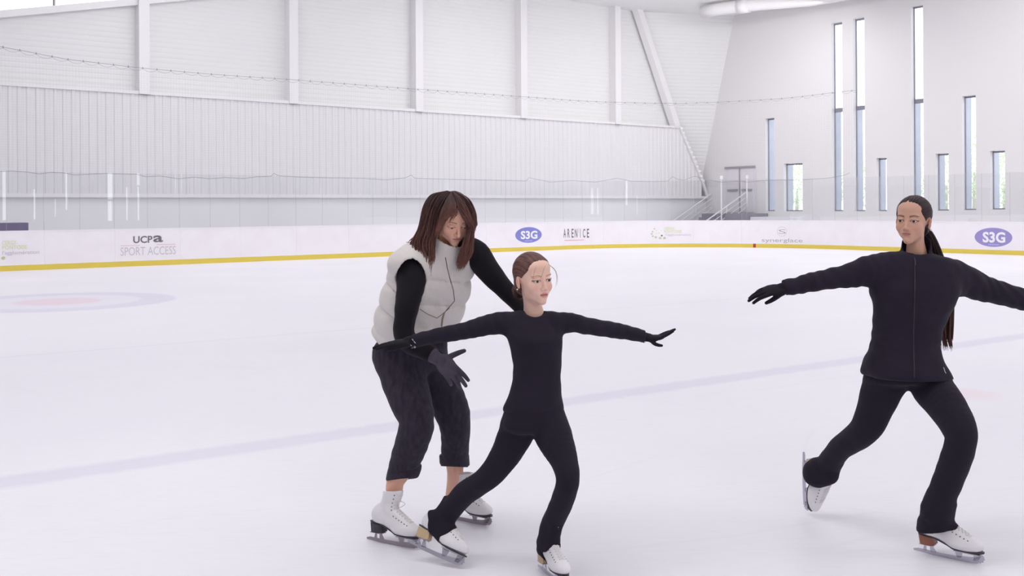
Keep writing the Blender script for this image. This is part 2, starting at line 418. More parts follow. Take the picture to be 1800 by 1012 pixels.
# lower hem of the net, resting in shallow waves near the glass top
bp = [(10, 301), (22, 300), (50, 302), (72, 305.5), (92, 302.5), (115, 303.5), (133, 307), (190, 304.5), (246, 306), (258, 310.5), (285, 309), (318, 314), (345, 311), (373, 314), (400, 311.5), (431, 313.5), (455, 310.5), (480, 309.5), (486, 303), (492, 308.5), (530, 311), (600, 312.5), (640, 313), (684, 316), (718, 312), (727, 307), (733, 313), (800, 315), (930, 318), (934, 312), (972, 320), (1010, 317), (1050, 320), (1088, 313), (1110, 318), (1150, 319), (1177, 318), (1182, 309), (1192, 315), (1204, 316.5), (1214, 312), (1222, 309), (1250, 317), (1268, 320), (1300, 318), (1314, 320), (1340, 317), (1400, 316), (1450, 313), (1480, 308), (1491, 303)]
bs = [s_of_x(x) for x, y in bp]; bz = [zpx(x, y, s) for (x, y), s in zip(bp, bs)]
bs = [0]+bs; bz = [bz[0]]+bz
n = 420
mb = MB(); mb.tube([pp(SN+nb_*i/n, float(np.interp(SN+nb_*i/n, bs, bz)), .14) for i in range(n+1)], .008, 5); mb.build('hem_rope', M['rope'], net)
vs = []; fs = []
n = 160
for i in range(n+1):
    s = SN+nl_*i/n; sb = SN+nb_*i/n
    u0, v0 = path(s, .12); u1, v1 = path(sb, .14)
    vs += [uv(u0, v0, cz(s)-.1), uv(u1, v1, float(np.interp(sb, bs, bz)))]
    if i: fs.append((2*i-2, 2*i-1, 2*i+1, 2*i))
mk('net', vs, fs, netm, net)

# ---------------------------------------------------------------- building shell
VW, UW, UL, VB = 34.0, 38.5, -20.0, -25.0
ZC = 10.7
M['clad'] = mat('wall_cladding', lin(233, 233, 233), .45, noise=.06, nscale=1.2, vary=lin(216, 208, 216), spec=.4)
nt = M['clad'].node_tree; tcn = nt.nodes.new('ShaderNodeNewGeometry'); spn = nt.nodes.new('ShaderNodeSeparateXYZ'); nt.links.new(tcn.outputs['Position'], spn.inputs[0])
fr = mathn(nt, 'PINGPONG', mathn(nt, 'MULTIPLY', spn.outputs['Z'], 1/.16), .5)
hgt = mathn(nt, 'SMOOTH_MIN', fr, .12)
bmp = nt.nodes.new('ShaderNodeBump'); bmp.inputs['Strength'].default_value = 1.0; bmp.inputs['Distance'].default_value = .055
nt.links.new(hgt, bmp.inputs['Height']); nt.links.new(bmp.outputs[0], nt.nodes['Principled BSDF'].inputs['Normal'])
M['plaster'] = mat('wall_plaster', lin(229, 227, 228), .8, noise=.10, nscale=.6, vary=lin(226, 220, 223), bump=.02, bscale=20)
M['lower'] = mat('wall_lower', lin(236, 236, 238), .5, noise=.15, nscale=.8, vary=lin(228, 230, 230))
M['corr'] = mat('corrugated_sheet', lin(230, 229, 231), .4, noise=.05, nscale=.8, vary=lin(230, 222, 230), spec=.4)
M['steel'] = mat('white_steel', lin(238, 236, 238), .45)
M['ceil'] = mat('ceiling', lin(240, 240, 240), .8)
def wpt(x, y, v=None, u=None):
    """photo pixel onto a wall plane v=const or u=const -> (u, v, z)"""
    r = ray(x)
    # direction (r,1): u = .7877 r + .6164, v = -.6164 r + .7877
    du = UA[0]*r+UA[1]; dv = VA[0]*r+VA[1]
    Y = v/dv if v is not None else u/du
    hy = HY-ROLL*(x-CX)
    return du*Y, dv*Y, H-(y-hy)/F*Y
ZL, ZG = 5.35, 2.08
cB = wpt(1235, 320, u=UW)[1:]; cC = wpt(1290, 28, u=UW)          # where cladding meets the side wall
tA = wpt(1108, 0, v=VW); tL = wpt(1195, 224, v=VW); 
def roofz(u): return min(ZC+.6, 7.5+.212*(u-6.9))
# end wall, upper cladding (up to the sloping beam)
us = [UL, 6.9, 22.0]
poly = [uv(UL, VW, 0), uv(UW, VW, 0), uv(UW, VW, 3.0), uv(tL[0], VW, tL[2]), uv(tA[0], VW, ZC+.8), uv(22.6, VW, ZC+.8), uv(6.9, VW, roofz(6.9)), uv(UL, VW, roofz(UL))]
mb = MB(); mb.prism(poly, uv(0, .3)); e = mb.build('wall_end', M['clad']); tag(e, 'white end wall with horizontal metal cladding', kind='structure')
# angled facet between brace and side wall
f3 = [uv(UW, VW, 2.9), uv(tL[0], VW, tL[2]), uv(tA[0], VW, ZC+.8), uv(UW, cC[1]-.3, ZC+.8)]
mb = MB(); mb.add([f3[0], f3[1], f3[2], f3[3]], [(0, 1, 2), (0, 2, 3)]); e = mb.build('wall_corner', M['clad']); tag(e, 'angled cladding facet in the far corner', kind='structure')
# sloping eaves beam and clerestory glazing above it
mb = MB()
zb = lambda u: 7.5+.212*(u-6.9)
mb.prism([uv(UL, VW-.25, zb(UL)-.1), uv(23, VW-.25, zb(23)-.1), uv(23, VW-.25, zb(23)+.12), uv(UL, VW-.25, zb(UL)+.12)], uv(0, .35))
e = mb.build('trim_1', M['steel']); tag(e, 'sloping white eaves beam', kind='structure')
mb = MB(); mb.prism([uv(UL, VW+.05, zb(UL)+.1), uv(18, VW+.05, zb(18)+.1), uv(18, VW+.05, zb(18)+2.2), uv(UL, VW+.05, zb(UL)+2.2)], uv(0, .02))
e = mb.build('window_10', M['wglass']); tag(e, 'glazed strip above the eaves beam', kind='structure')
q = wpt(97, 3, v=VW)
mb = MB(); mb.box(uv(q[0], VW, q[2]+.7), .02, .05, 1.0); mb.build('window_mullion', M['cable'], e)
# corrugated middle band with its ledge, real vertical ribs
qa = wpt(1195, 226, v=VW-.3); qb = wpt(1233, 318, v=VW-.3)
mb = MB(); ribs = []; u = UL; off = VW-.3
pitch = .26
vs = []; fs = []
prof = [(0, 0), (.12, 0), (.15, .03), (.23, .03)]
us_ = []
u = 2.0
while u < qb[0]:
    for du, dd in prof:
        us_.append((u+du, dd))
    u += pitch
def top_at(u):
    if u <= qa[0]: return ZL
    return max(ZG, ZL-(ZL-qb[2])*(u-qa[0])/(qb[0]-qa[0]))
for i, (uu, dd) in enumerate(us_):
    vs += [uv(uu, off-dd, ZG), uv(uu, off-dd, top_at(uu))]
    if i: fs.append((2*i-2, 2*i, 2*i+1, 2*i-1))
mb.add(vs, fs)
mb.prism([uv(UL, off, ZG), uv(2, off, ZG), uv(2, off, ZL), uv(UL, off, ZL)], uv(0, .1))
e = mb.build('wall_middle', M['corr']); tag(e, 'grey-white corrugated metal band on the end wall', kind='structure')
mb = MB(); mb.box(uv((UL+qa[0])/2, off+.13, ZL+.05), (qa[0]-UL)/2, .22, .05, uv(1, 0), uv(0, 1))
e = mb.build('trim_2', M['steel']); tag(e, 'ledge above the corrugated band', kind='structure')
mb = MB(); mb.tube([uv(qa[0], off-.06, ZL+.02), uv(qb[0], off-.06, qb[2]), uv(qb[0]+.35, off-.06, ZG)], .09, 6)
for i in range(12):
    t = i/11; mb.box(uv(qa[0]+(qb[0]-qa[0])*t, off-.14, ZL+(qb[2]-ZL)*t), .05, .04, .05)
e = mb.build('trim_3', M['steel']); tag(e, 'slanted edge trim of the corrugated band', kind='structure')
mb = MB(); mb.box(uv((UL+40)/2, off-.02, ZG-.03), (40-UL)/2, .09, .06, uv(1, 0), uv(0, 1))
e = mb.build('trim_4', M['steel']); tag(e, 'rail below the corrugated band', kind='structure')
mb = MB(); mb.prism([uv(UL, off+.06, 0), uv(UW, off+.06, 0), uv(UW, off+.06, ZG), uv(UL, off+.06, ZG)], uv(0, .2))
e = mb.build('wall_lower', M['lower']); tag(e, 'smooth grey lower end wall', kind='structure')
# columns
for x in (252.5, 514, 734, 917.5, 1082.5):
    q = wpt(x, 150, v=VW-.2); mb = MB(); zt = min(ZC, zb(q[0])+.05)
    mb.box(uv(q[0], VW-.2, (ZL+zt)/2), .16, .2, (zt-ZL)/2, uv(1, 0), uv(0, 1))
    mb.box(uv(q[0]-.02, VW-.42, (ZL+zt)/2), .17, .015, (zt-ZL)/2, uv(1, 0), uv(0, 1))
    nm = {252.5: 'beside the left end of the net cable, under the sloping beam', 514: 'second from the left on the end wall', 734: 'above the head of the woman in the vest', 917.5: 'above the blue oval on the boards', 1082.5: 'nearest the slanting brace'}[x]
    e = mb.build('column', M['steel']); tag(e, 'white steel wall column ' + nm, 'column', 'wall columns')
qt = wpt(1113, -6, v=VW-.3); ql = wpt(1188, 222, v=VW-.3)
mb = MB(); mb.tube([uv(qt[0]-.5, VW-.3, qt[2]+1.2), uv(ql[0], VW-.3, ql[2])], .24, 4); mb.v = mb.v
e = mb.build('diagonal_brace', M['steel']); tag(e, 'white slanting steel brace running up the end wall towards the roof', 'brace')

# side wall with slit windows
wins = [(1346, 1351, 1362, 207, 371, None), (1378, 1385, 1411, 286, 371, None), (1463, 1469, 1482, 38, 371, 192), (1501, 1507, 1521, 30, 371, 188),
        (1541, 1545, 1559, 277, 371, None), (1603, 1608, 1624, 8, 371, 176), (1645, 1650, 1668, 269, 370, None), (1692, 1698, 1716, 167, 369, None), (1741, 1746, 1767, 264, 368, None)]
rects = []
for xl, xf, xr, yt, yb, ym in wins:
    a = wpt(xl, yt, u=UW); b_ = wpt(xr, yt, u=UW)
    zt = H+(HY-ROLL*(xr-CX)-yt)/F*(a[2]*0+uv(*b_[:2])[1]); zl = H-(yb-(HY-ROLL*(xr-CX)))/F*uv(*b_[:2])[1]
    zm = None if ym is None else H-(ym-(HY-ROLL*(xr-CX)))/F*uv(*b_[:2])[1]
    rects.append((b_[1], a[1], zl, zt, zm))
def wall_with_holes(name, u0, thick, v0, v1, z0, z1, rects, m, axis='u', label=''):
    vs_ = sorted({v0, v1, *[r[0] for r in rects], *[r[1] for r in rects]}); zs = sorted({z0, z1, *[r[2] for r in rects], *[r[3] for r in rects]})
    mb = MB()
    pt = (lambda d, v, z: uv(u0+d, v, z)) if axis == 'u' else (lambda d, v, z: uv(v, u0+d, z))
    solid = lambda i, j: 0 <= i < len(vs_)-1 and 0 <= j < len(zs)-1 and not any(r[0]-1e-6 <= vs_[i] and vs_[i+1] <= r[1]+1e-6 and r[2]-1e-6 <= zs[j] and zs[j+1] <= r[3]+1e-6 for r in rects)
    for i in range(len(vs_)-1):
        for j in range(len(zs)-1):
            if not solid(i, j): continue
            a, b2, c, d2 = vs_[i], vs_[i+1], zs[j], zs[j+1]
            for d in (0, thick): mb.add([pt(d, a, c), pt(d, b2, c), pt(d, b2, d2), pt(d, a, d2)], [(0, 1, 2, 3)])
            if not solid(i-1, j): mb.add([pt(0, a, c), pt(thick, a, c), pt(thick, a, d2), pt(0, a, d2)], [(0, 1, 2, 3)])
            if not solid(i+1, j): mb.add([pt(0, b2, c), pt(thick, b2, c), pt(thick, b2, d2), pt(0, b2, d2)], [(0, 1, 2, 3)])
            if not solid(i, j-1): mb.add([pt(0, a, c), pt(thick, a, c), pt(thick, b2, c), pt(0, b2, c)], [(0, 1, 2, 3)])
            if not solid(i, j+1): mb.add([pt(0, a, d2), pt(thick, a, d2), pt(thick, b2, d2), pt(0, b2, d2)], [(0, 1, 2, 3)])
    e = mb.build(name, m); tag(e, label, kind='structure'); return e
TH = .26
# windows elsewhere in the hall, as the glass on the end boards mirrors them
back_rects = []
for x0, x1, y0, y1 in ((-2, 10, 283, 388), (16, 19, 300, 384), (66, 70, 335, 388), (88, 91, 348, 380), (107, 111.5, 292, 368), (131, 133, 348, 388), (186, 196, 303, 350), (186, 195, 353, 388), (222, 226, 330, 388), (241, 248, 295, 326), (242, 246.5, 329, 388), (262, 265, 300, 360), (318, 321, 296, 340),
                       (522, 525, 300, 330), (570, 572.5, 328, 362), (622, 627, 302, 316), (655, 657.5, 320, 360), (788, 794, 304, 332), (842, 844.5, 305, 352)):
    xm = (x0+x1)/2; q = []
    for x in (x0, x1):
        du = UA[0]*ray(x)+UA[1]; dv = VA[0]*ray(x)+VA[1]; tot = 2*VE-VB
        if du/dv*tot < UW-.5: q.append(('b', du/dv*tot, tot/dv))
        else: q.append(('s', 2*VE-UW*dv/du, UW/du))
    hy = HY-ROLL*(xm-CX); Y = q[0][2]; z0 = max(.4, H-(y1-hy)/F*Y); z1 = H-(y0-hy)/F*Y
    a, b2 = sorted((q[0][1], q[1][1]))
    if q[0][0] == 'b': back_rects.append((a, b2, z0, z1))
    else: rects.append((a, b2, z0, z1, None))
wall_with_holes('wall_right', UW, TH, VB, VW+.5, 0, ZC+1, rects, M['plaster'], label='tall white plaster wall with narrow slit windows')
M['frame'] = mat('window_frame', lin(138, 138, 150), .4, metal=.2); M['jamb_shade'] = mat('outer_jamb_shaded', lin(172, 176, 186), .5, noise=.3, nscale=1.5, vary=lin(136, 142, 160))  # bluish shade of the outer jambs is put into this base colour
for i, (v0, v1, z0, z1, zm) in enumerate(rects[:9]):
    mb = MB(); w = .035; uc = UW+TH-.03
    for vv in (v0+w/2, v1-w/2): mb.box(uv(uc, vv, (z0+z1)/2), .03, w/2, (z1-z0)/2, uv(1, 0), uv(0, 1))
    for zz in (z0+w/2, z1-w/2-.02): mb.box(uv(uc, (v0+v1)/2, zz), .03, (v1-v0)/2, w*.9, uv(1, 0), uv(0, 1))
    if zm: mb.box(uv(uc, (v0+v1)/2, zm), .03, (v1-v0)/2, .09, uv(1, 0), uv(0, 1))
    e = mb.build('window_%d' % (i+1), M['frame']); tag(e, 'narrow slit window frame', kind='structure')
    mb = MB(); mb.box(uv(uc+.01, (v0+v1)/2, (z0+z1)/2), .006, (v1-v0)/2-.02, (z1-z0)/2-.02, uv(1, 0), uv(0, 1)); mb.build('window_pane', M['wglass'], e)
    zt = (zm if zm else z1)
    mb = MB(); mb.box(uv(UW+TH+.20, v1+.02, (z0-.1+zt)/2), .20, .05, (zt-z0+.1)/2, uv(1, 0), uv(0, 1)); mb.build('outer_reveal', M['jamb_shade'], e)
# back and left walls, seen only as reflections in the glass
wall_with_holes('wall_back', VB-.3, .3, UL, UW+.3, 0, ZC+1, back_rects, M['plaster'], axis='v', label='white wall behind the viewer with slit windows')
mb = MB(); mb.prism([uv(UL, VB, 0), uv(UL, VW, 0), uv(UL, VW, ZC+1), uv(UL, VB, ZC+1)], uv(-.3, 0)); e = mb.build('wall_left', M['plaster']); tag(e, 'white side wall', kind='structure')
# roof: sloped on the left, level on the right
zc = lambda u: min(ZC, 9.3+.212*(u-6.9))
ubr = 6.9+(ZC-9.3)/.212
mb = MB(); mb.prism([uv(UL, VB, zc(UL)), uv(ubr, VB, ZC), uv(UW+.3, VB, ZC), uv(UW+.3, VB, ZC+.3), uv(ubr, VB, ZC+.3), uv(UL, VB, zc(UL)+.3)], uv(0, VW-VB+.3))
e = mb.build('ceiling', M['ceil']); tag(e, 'white roof lining', kind='structure')
# round air duct under the roof near the corner
mb = MB(); qd = wpt(1240, -6, u=UW-3.0)
mb.tube([uv(UW-3.3, 31.0, ZC-.34), uv(UW-3.2, 30.2, ZC-.34), uv(UW-2.7, 28.6, ZC-.33), uv(UW-1.6, 26.5, ZC-.33), uv(UW-1.2, 22, ZC-.33), uv(UW-1.2, 0, ZC-.33)], .28, 20)
e = mb.build('air_duct', M['steel'], smooth=True); tag(e, 'round white air duct under the roof by the side wall', 'duct')
mb = MB(); mb.tube([uv(UW-2.9, 29.3, ZC-.335), uv(UW-2.75, 28.8, ZC-.335)], [.32, .32], 20); mb.build('duct_collar', M['steel'], e, smooth=True)

# ---------------------------------------------------------------- double door, landing, steps, rails
M['door'] = mat('door_white', lin(224, 220, 226), .5); M['bar'] = mat('bar_grey', lin(160, 158, 168), .4, metal=.3)
M['step'] = mat('step_grey', lin(150, 146, 158), .7, noise=.3, nscale=3); M['land'] = mat('landing_white', lin(226, 226, 232), .6)
M['rail'] = mat('rail_white', lin(238, 236, 242), .4); M['purple'] = mat('bench_purple', lin(112, 100, 140), .6, noise=.3, nscale=5)
a = wpt(1278, 375, u=UW-.03); b_ = wpt(1327, 375, u=UW-.03); zt = wpt(1303, 294, u=UW)[2]; zd = wpt(1303, 374, u=UW)[2]
va, vb = a[1], b_[1]; vm = (va+vb)/2
mb = MB(); mb.box(uv(UW-.03, vm, (zd+zt)/2), .02, (va-vb)/2+.06, (zt-zd)/2+.05, uv(1, 0), uv(0, 1)); e = mb.build('door_1', M['door']); tag(e, 'white double fire door', kind='structure')
for sgn in (-1, 1):
    mb = MB(); mb.box(uv(UW-.07, vm+sgn*(va-vb)/4, (zd+zt)/2), .02, (va-vb)/4-.02, (zt-zd)/2-.03, uv(1, 0), uv(0, 1)); d_ = mb.build('door_leaf', M['door'], e)
    mb = MB(); mb.box(uv(UW-.13, vm+sgn*(va-vb)/4, zd+1.08), .03, (va-vb)/4-.12, .04, uv(1, 0), uv(0, 1)); mb.build('push_bar', M['bar'], d_)
mb = MB(); mb.box(uv(UW-.10, vm, zt+.0), .05, (va-vb)/2+.05, .045, uv(1, 0), uv(0, 1)); mb.build('door_closer', M['bar'], e)
mb = MB(); mb.box(uv(UW-.10, vm, (zd+zt)/2), .02, .025, (zt-zd)/2-.03, uv(1, 0), uv(0, 1)); mb.build('door_seam', M['bar'], e)
# landing along the side wall and steps climbing to it along the end wall
ul = UW-1.6
mb = MB(); mb.prism([uv(ul, 30.0, 0), uv(UW-.005, 30.0, 0), uv(UW-.005, 32.6, 0), uv(ul, 32.6, 0)], (0, 0, zd-.02)); e = mb.build('stair_landing', M['step']); tag(e, 'grey raised landing in front of the double fire door', 'landing')
zw = H-(380.5-362.5)*46/1800
mb = MB(); mb.prism([uv(UW-1.3, 27.2, 0), uv(UW-.005, 27.2, 0), uv(UW-.005, 29.98, 0), uv(UW-1.3, 29.98, 0)], (0, 0, zw)); e = mb.build('trim_5', M['land']); tag(e, 'low white plinth along the side wall', kind='structure')
st = empty('stairs', uv(ul-1.6, 31.9, 0), 'short grey flight of steps climbing to the fire door landing', 'stairs')
nst = 6
for i in range(nst):
    z1 = zd*(i+1)/(nst+1); u0 = ul-.01-(nst-i)*.30
    mb = MB(); mb.box(uv(u0+.15, 31.9, z1/2), .149, .62, z1/2, uv(1, 0), uv(0, 1)); mb.build('step', M['step'], st)
for x0, y0, x1, y1, x2, vv, lab in ((1183, 388.5, 1262, 332.5, 1268, 33.4, 'white stair handrail on the wall side of the steps'), (1240, 389, 1313, 337, 1328, 31.2, 'white stair handrail on the rink side of the steps')):
    hr = empty('handrail', uv(ul-1.5, vv, 0), lab, 'handrail', 'stair handrails')
    A = wpt(x0, y0, v=vv); B = wpt(x1, y1, v=vv); E = wpt(x2, y1-1, v=vv)
    for k in range(4):
        dz = -.0-k*.24
        mb = MB(); r = .03 if k == 0 else .016
        mb.tube([uv(A[0]-.8, vv, A[2]+dz-(B[2]-A[2])/(B[0]-A[0])*.8), uv(B[0], vv, B[2]+dz), uv(E[0], vv, B[2]+dz)], r, 8); mb.build('rail_bar', M['rail'], hr)
    for t in (.0, .5, 1.0):
        pu = A[0]+(B[0]-A[0])*t; pz = A[2]+(B[2]-A[2])*t
        mb = MB(); mb.tube([uv(pu, vv, zd-.02 if pu > ul-.03 else 0), uv(pu, vv, pz)], .028, 8); mb.build('rail_post', M['rail'], hr)
# posts with top caps, behind the glass
for x, yt, pv in ((1268, 312, 31.08), (1313, 311, 30.5)):
    q = wpt(x, 380, v=pv); mb = MB(); zt2 = wpt(x, yt, v=pv)[2]
    mb.tube([uv(q[0], pv, zd-.02 if q[0] > ul else 0), uv(q[0], pv, zt2)], .035, 8); e = mb.build('tall_post', M['rail'], smooth=True)
    tag(e, 'thin white post ' + ('left of the fire door' if x < 1300 else 'in front of the right leaf of the fire door'), 'post')
    mb = MB(); mb.box(uv(q[0], pv, zt2), .06, .06, .08); mb.build('post_cap', M['rail'], e)
# purple bench far left, little white box on the landing
q0 = wpt(-60, 393, v=31.5); q1 = wpt(46, 393, v=31.5)
be = empty('bench', uv((q0[0]+q1[0])/2, 31.5, 0), 'purple padded bench block behind the boards at the far left', 'bench')
mb = MB(); mb.box(uv((q0[0]+q1[0])/2, 31.5, q0[2]-.12), (q1[0]-q0[0])/2, .25, .13, uv(1, 0), uv(0, 1)); mb.build('seat', M['purple'], be)
mb = MB()
for t in (.08, .92): mb.box(uv(q0[0]+(q1[0]-q0[0])*t, 31.5, (q0[2]-.25)/2), .05, .22, (q0[2]-.25)/2, uv(1, 0), uv(0, 1))
mb.build('leg', M['step'], be)

# ---------------------------------------------------------------- outside: ground, trees
M['leaf'] = mat('leaf_green', lin(206, 220, 184), .8, noise=.6, nscale=3, vary=lin(232, 240, 218)); M['bark'] = mat('bark', lin(186, 180, 170), .9)  # leaf colour whitened to imitate overexposed daylight
M['ground'] = mat('outside_ground', lin(205, 205, 200), .9)
mb = MB(); mb.add([uv(UW+.6, -10, .0), uv(90, -10, 0), uv(90, 60, 0), uv(UW+.6, 60, 0)], [(0, 1, 2, 3)]); e = mb.build('ground_outside', M['ground']); tag(e, 'pale ground outside the windows', kind='structure')
random.seed(5)
labs = {0: 'pale green tree outside the wide low window', 1: 'pale green tree outside the windows left of the girl in the zip jacket', 2: 'pale green tree outside the window just right of the girl in the zip jacket', 3: 'pale green tree outside the tallest window right of the girl in the zip jacket', 4: 'pale green tree outside the rightmost window'}
for k, (x, dist) in enumerate(((1400, 58), (1508, 60), (1662, 56), (1712, 60), (1765, 57))):
    q = wpt(x, 300, u=dist); root = empty('tree', uv(q[0], q[1], 0), labs[k], 'tree', 'trees outside the windows')
    hgt_ = 4.6 if k != 3 else 6.0
    mb = MB(); mb.tube([uv(q[0], q[1], 0), uv(q[0]+.1, q[1], hgt_*.6)], [.16, .08], 8); mb.build('trunk', M['bark'], root)
    mb = MB()
    for j in range(1500):
        th = random.uniform(0, 6.28); ph = random.uniform(-1, 1); rr = random.uniform(.35, 1)**.5
        c = uv(q[0], q[1], hgt_*.66)+np.array([math.cos(th)*math.sqrt(1-ph*ph)*1.6*rr, math.sin(th)*math.sqrt(1-ph*ph)*1.6*rr, ph*hgt_*.36*rr])
        a1 = np.random.RandomState(j+k*999).randn(3); a1 /= np.linalg.norm(a1); b1 = np.cross(a1, [0.3, .5, .8]); b1 /= np.linalg.norm(b1)
        s_ = random.uniform(.05, .12); mb.add([c-a1*s_, c-b1*s_*.6, c+a1*s_, c+b1*s_*.6], [(0, 1, 2, 3)])
    mb.build('foliage', M['leaf'], root)
# ---------------------------------------------------------------- implicit-surface modelling kit for bodies and clothes
def smin(a, b, k):
    if k <= 0: return np.minimum(a, b)
    h = np.clip(.5+.5*(b-a)/k, 0, 1)
    return b*(1-h)+a*h-k*h*(1-h)
def smax(a, b, k): return -smin(-a, -b, k)
def A3(*a): return np.array(a, float)
def nrm(v): v = np.asarray(v, float); return v/(np.linalg.norm(v)+1e-12)
def catmull(pts, n=5):
    """rows of numbers -> densified rows through the same knots"""
    p = np.array(pts, float)
    if len(p) < 3: 
        return np.array([p[0]+(p[-1]-p[0])*i/n for i in range(n+1)])
    q = np.vstack([2*p[0]-p[1], p, 2*p[-1]-p[-2]]); out = []
    for i in range(1, len(q)-2):
        for j in range(n):
            t = j/n; a, b, c, d = q[i-1], q[i], q[i+1], q[i+2]
            out.append(.5*((2*b)+(-a+c)*t+(2*a-5*b+4*c-d)*t*t+(-a+3*b-3*c+d)*t**3))
    out.append(p[-1]); return np.array(out)

class SDF:
    FAR = 1.0
    def __init__(s, lo, hi, h):
        s.lo = np.array(lo, float); s.h = h
        s.n = np.ceil((np.array(hi)-s.lo)/h).astype(int)+1
        s.f = np.full(tuple(s.n), s.FAR, np.float32)
        s.ax = [(s.lo[i]+h*np.arange(s.n[i])).astype(np.float32) for i in range(3)]
    def sub(s, lo, hi):
        a = np.clip(np.floor((np.asarray(lo)-s.lo)/s.h).astype(int), 0, s.n)
        b = np.clip(np.ceil((np.asarray(hi)-s.lo)/s.h).astype(int)+1, 0, s.n)
        sl = tuple(slice(a[i], b[i]) for i in range(3))
        return sl, s.ax[0][sl[0]][:, None, None], s.ax[1][sl[1]][None, :, None], s.ax[2][sl[2]][None, None, :]
    def put(s, sl, d, k, op):
        if d.size == 0: return
        g = s.f[sl]
        s.f[sl] = smin(g, d, k) if op == 'u' else (smax(g, -d, k) if op == 's' else smax(g, d, k))
    def cone_d(s, X, Y, Z, a, b, ra, rb, flat=None):
        px, py, pz = X-a[0], Y-a[1], Z-a[2]
        ab = b-a
        if flat is not None:
            n, sc = flat; n = np.asarray(n, float)
            q = px*n[0]+py*n[1]+pz*n[2]; g = (1/sc-1)
            px = px+q*n[0]*g; py = py+q*n[1]*g; pz = pz+q*n[2]*g
            ab = ab+n*np.dot(ab, n)*g
        t = np.clip((px*ab[0]+py*ab[1]+pz*ab[2])/(np.dot(ab, ab)+1e-12), 0, 1)
        d = np.sqrt((px-t*ab[0])**2+(py-t*ab[1])**2+(pz-t*ab[2])**2)-(ra+(rb-ra)*t)
        if flat is not None: d = d*(.5+.5*flat[1])
        return d.astype(np.float32)
    def cone(s, a, b, ra, rb, k=.01, op='u', flat=None):
        a = np.asarray(a, float); b = np.asarray(b, float)
        pad = max(ra, rb)+k+3*s.h
        sl, X, Y, Z = s.sub(np.minimum(a, b)-pad, np.maximum(a, b)+pad)
        s.put(sl, s.cone_d(X, Y, Z, a, b, ra, rb, flat), k, op); return s
    def chain(s, rows, k=.01, inflate=0.0, n=5, op='u', flat=None, wr=None):
        """rows: (x, y, z, r)"""
        R = catmull(rows, n); R[:, 3] = np.maximum(R[:, 3], .001)+inflate
        pad = R[:, 3].max()+k+3*s.h
        sl, X, Y, Z = s.sub(R[:, :3].min(0)-pad, R[:, :3].max(0)+pad)
        T = np.full(s.f[sl].shape, s.FAR, np.float32)
        if T.size == 0: return s
        off = np.array([q.start for q in sl])
        L = 0.0
        for i in range(len(R)-1):
            a, b, ra, rb = R[i, :3], R[i+1, :3], R[i, 3], R[i+1, 3]
            l = np.linalg.norm(b-a)
            pd = max(ra, rb)+k+3*s.h
            s2, x, y, z = s.sub(np.minimum(a, b)-pd, np.maximum(a, b)+pd)
            s3 = tuple(slice(s2[j].start-off[j], s2[j].stop-off[j]) for j in range(3))
            if T[s3].size == 0: continue
            T[s3] = np.minimum(T[s3], s.cone_d(x, y, z, a, b, ra, rb, flat))
            L += l
        if wr is not None: T = T+wr(X, Y, Z)
        s.put(sl, T, k, op); return s
    def ell(s, c, r, Rm=None, k=.01, op='u'):
        c = np.asarray(c, float); r = np.asarray(r, float)
        pad = r.max()+k+3*s.h
        sl, X, Y, Z = s.sub(c-pad, c+pad)
        px, py, pz = X-c[0], Y-c[1], Z-c[2]
        if Rm is not None:
            Rm = np.asarray(Rm)   # columns: local axes
            px, py, pz = (px*Rm[0, i]+py*Rm[1, i]+pz*Rm[2, i] for i in range(3))
        k0 = np.sqrt((px/r[0])**2+(py/r[1])**2+(pz/r[2])**2); k1 = np.sqrt((px/r[0]**2)**2+(py/r[1]**2)**2+(pz/r[2]**2)**2)
        s.put(sl, (k0*(k0-1)/(k1+1e-9)).astype(np.float32), k, op); return s
    def loft(s, keys, k=.02, inflate=0.0, p=2.3, wr=None, ends=(0, 0), op='u', n=5):
        """keys: (cx,cy,cz, w, d, lat_angle_deg): elliptical sections along a spine"""
        K = catmull(keys, n); K[:, 3:5] += inflate
        c0, c1 = K[0, :3], K[-1, :3]; A = nrm(c1-c0)
        t = (K[:, :3]-c0)@A
        pad = K[:, 3:5].max()+k+3*s.h
        sl, X, Y, Z = s.sub(K[:, :3].min(0)-pad, K[:, :3].max(0)+pad)
        px, py, pz = X-c0[0], Y-c0[1], Z-c0[2]
        T = px*A[0]+py*A[1]+pz*A[2]
        cx, cy, cz = (np.interp(T, t, K[:, i]-c0[i]).astype(np.float32) for i in range(3))
        w = np.interp(T, t, K[:, 3]); d = np.interp(T, t, K[:, 4]); an = np.radians(np.interp(T, t, K[:, 5]))
        lx, ly = np.cos(an), np.sin(an)       # lateral axis starts horizontal, made square to A
        dot = lx*A[0]+ly*A[1]; Lx, Ly, Lz = lx-dot*A[0], ly-dot*A[1], -dot*A[2]
        nn = np.sqrt(Lx**2+Ly**2+Lz**2); Lx, Ly, Lz = Lx/nn, Ly/nn, Lz/nn
        Fx, Fy, Fz = A[1]*Lz-A[2]*Ly, A[2]*Lx-A[0]*Lz, A[0]*Ly-A[1]*Lx
        qx, qy, qz = px-cx, py-cy, pz-cz
        a = np.abs(qx*Lx+qy*Ly+qz*Lz)/w; b = np.abs(qx*Fx+qy*Fy+qz*Fz)/d
        D = ((a**p+b**p)**(1/p)-1)*np.minimum(w, d)
        D = smax(smax(D, -T-ends[0], .03), T-t[-1]-ends[1], .03)
        if wr is not None: D = D+wr(X, Y, Z)
        s.put(sl, D.astype(np.float32), k, op); return s
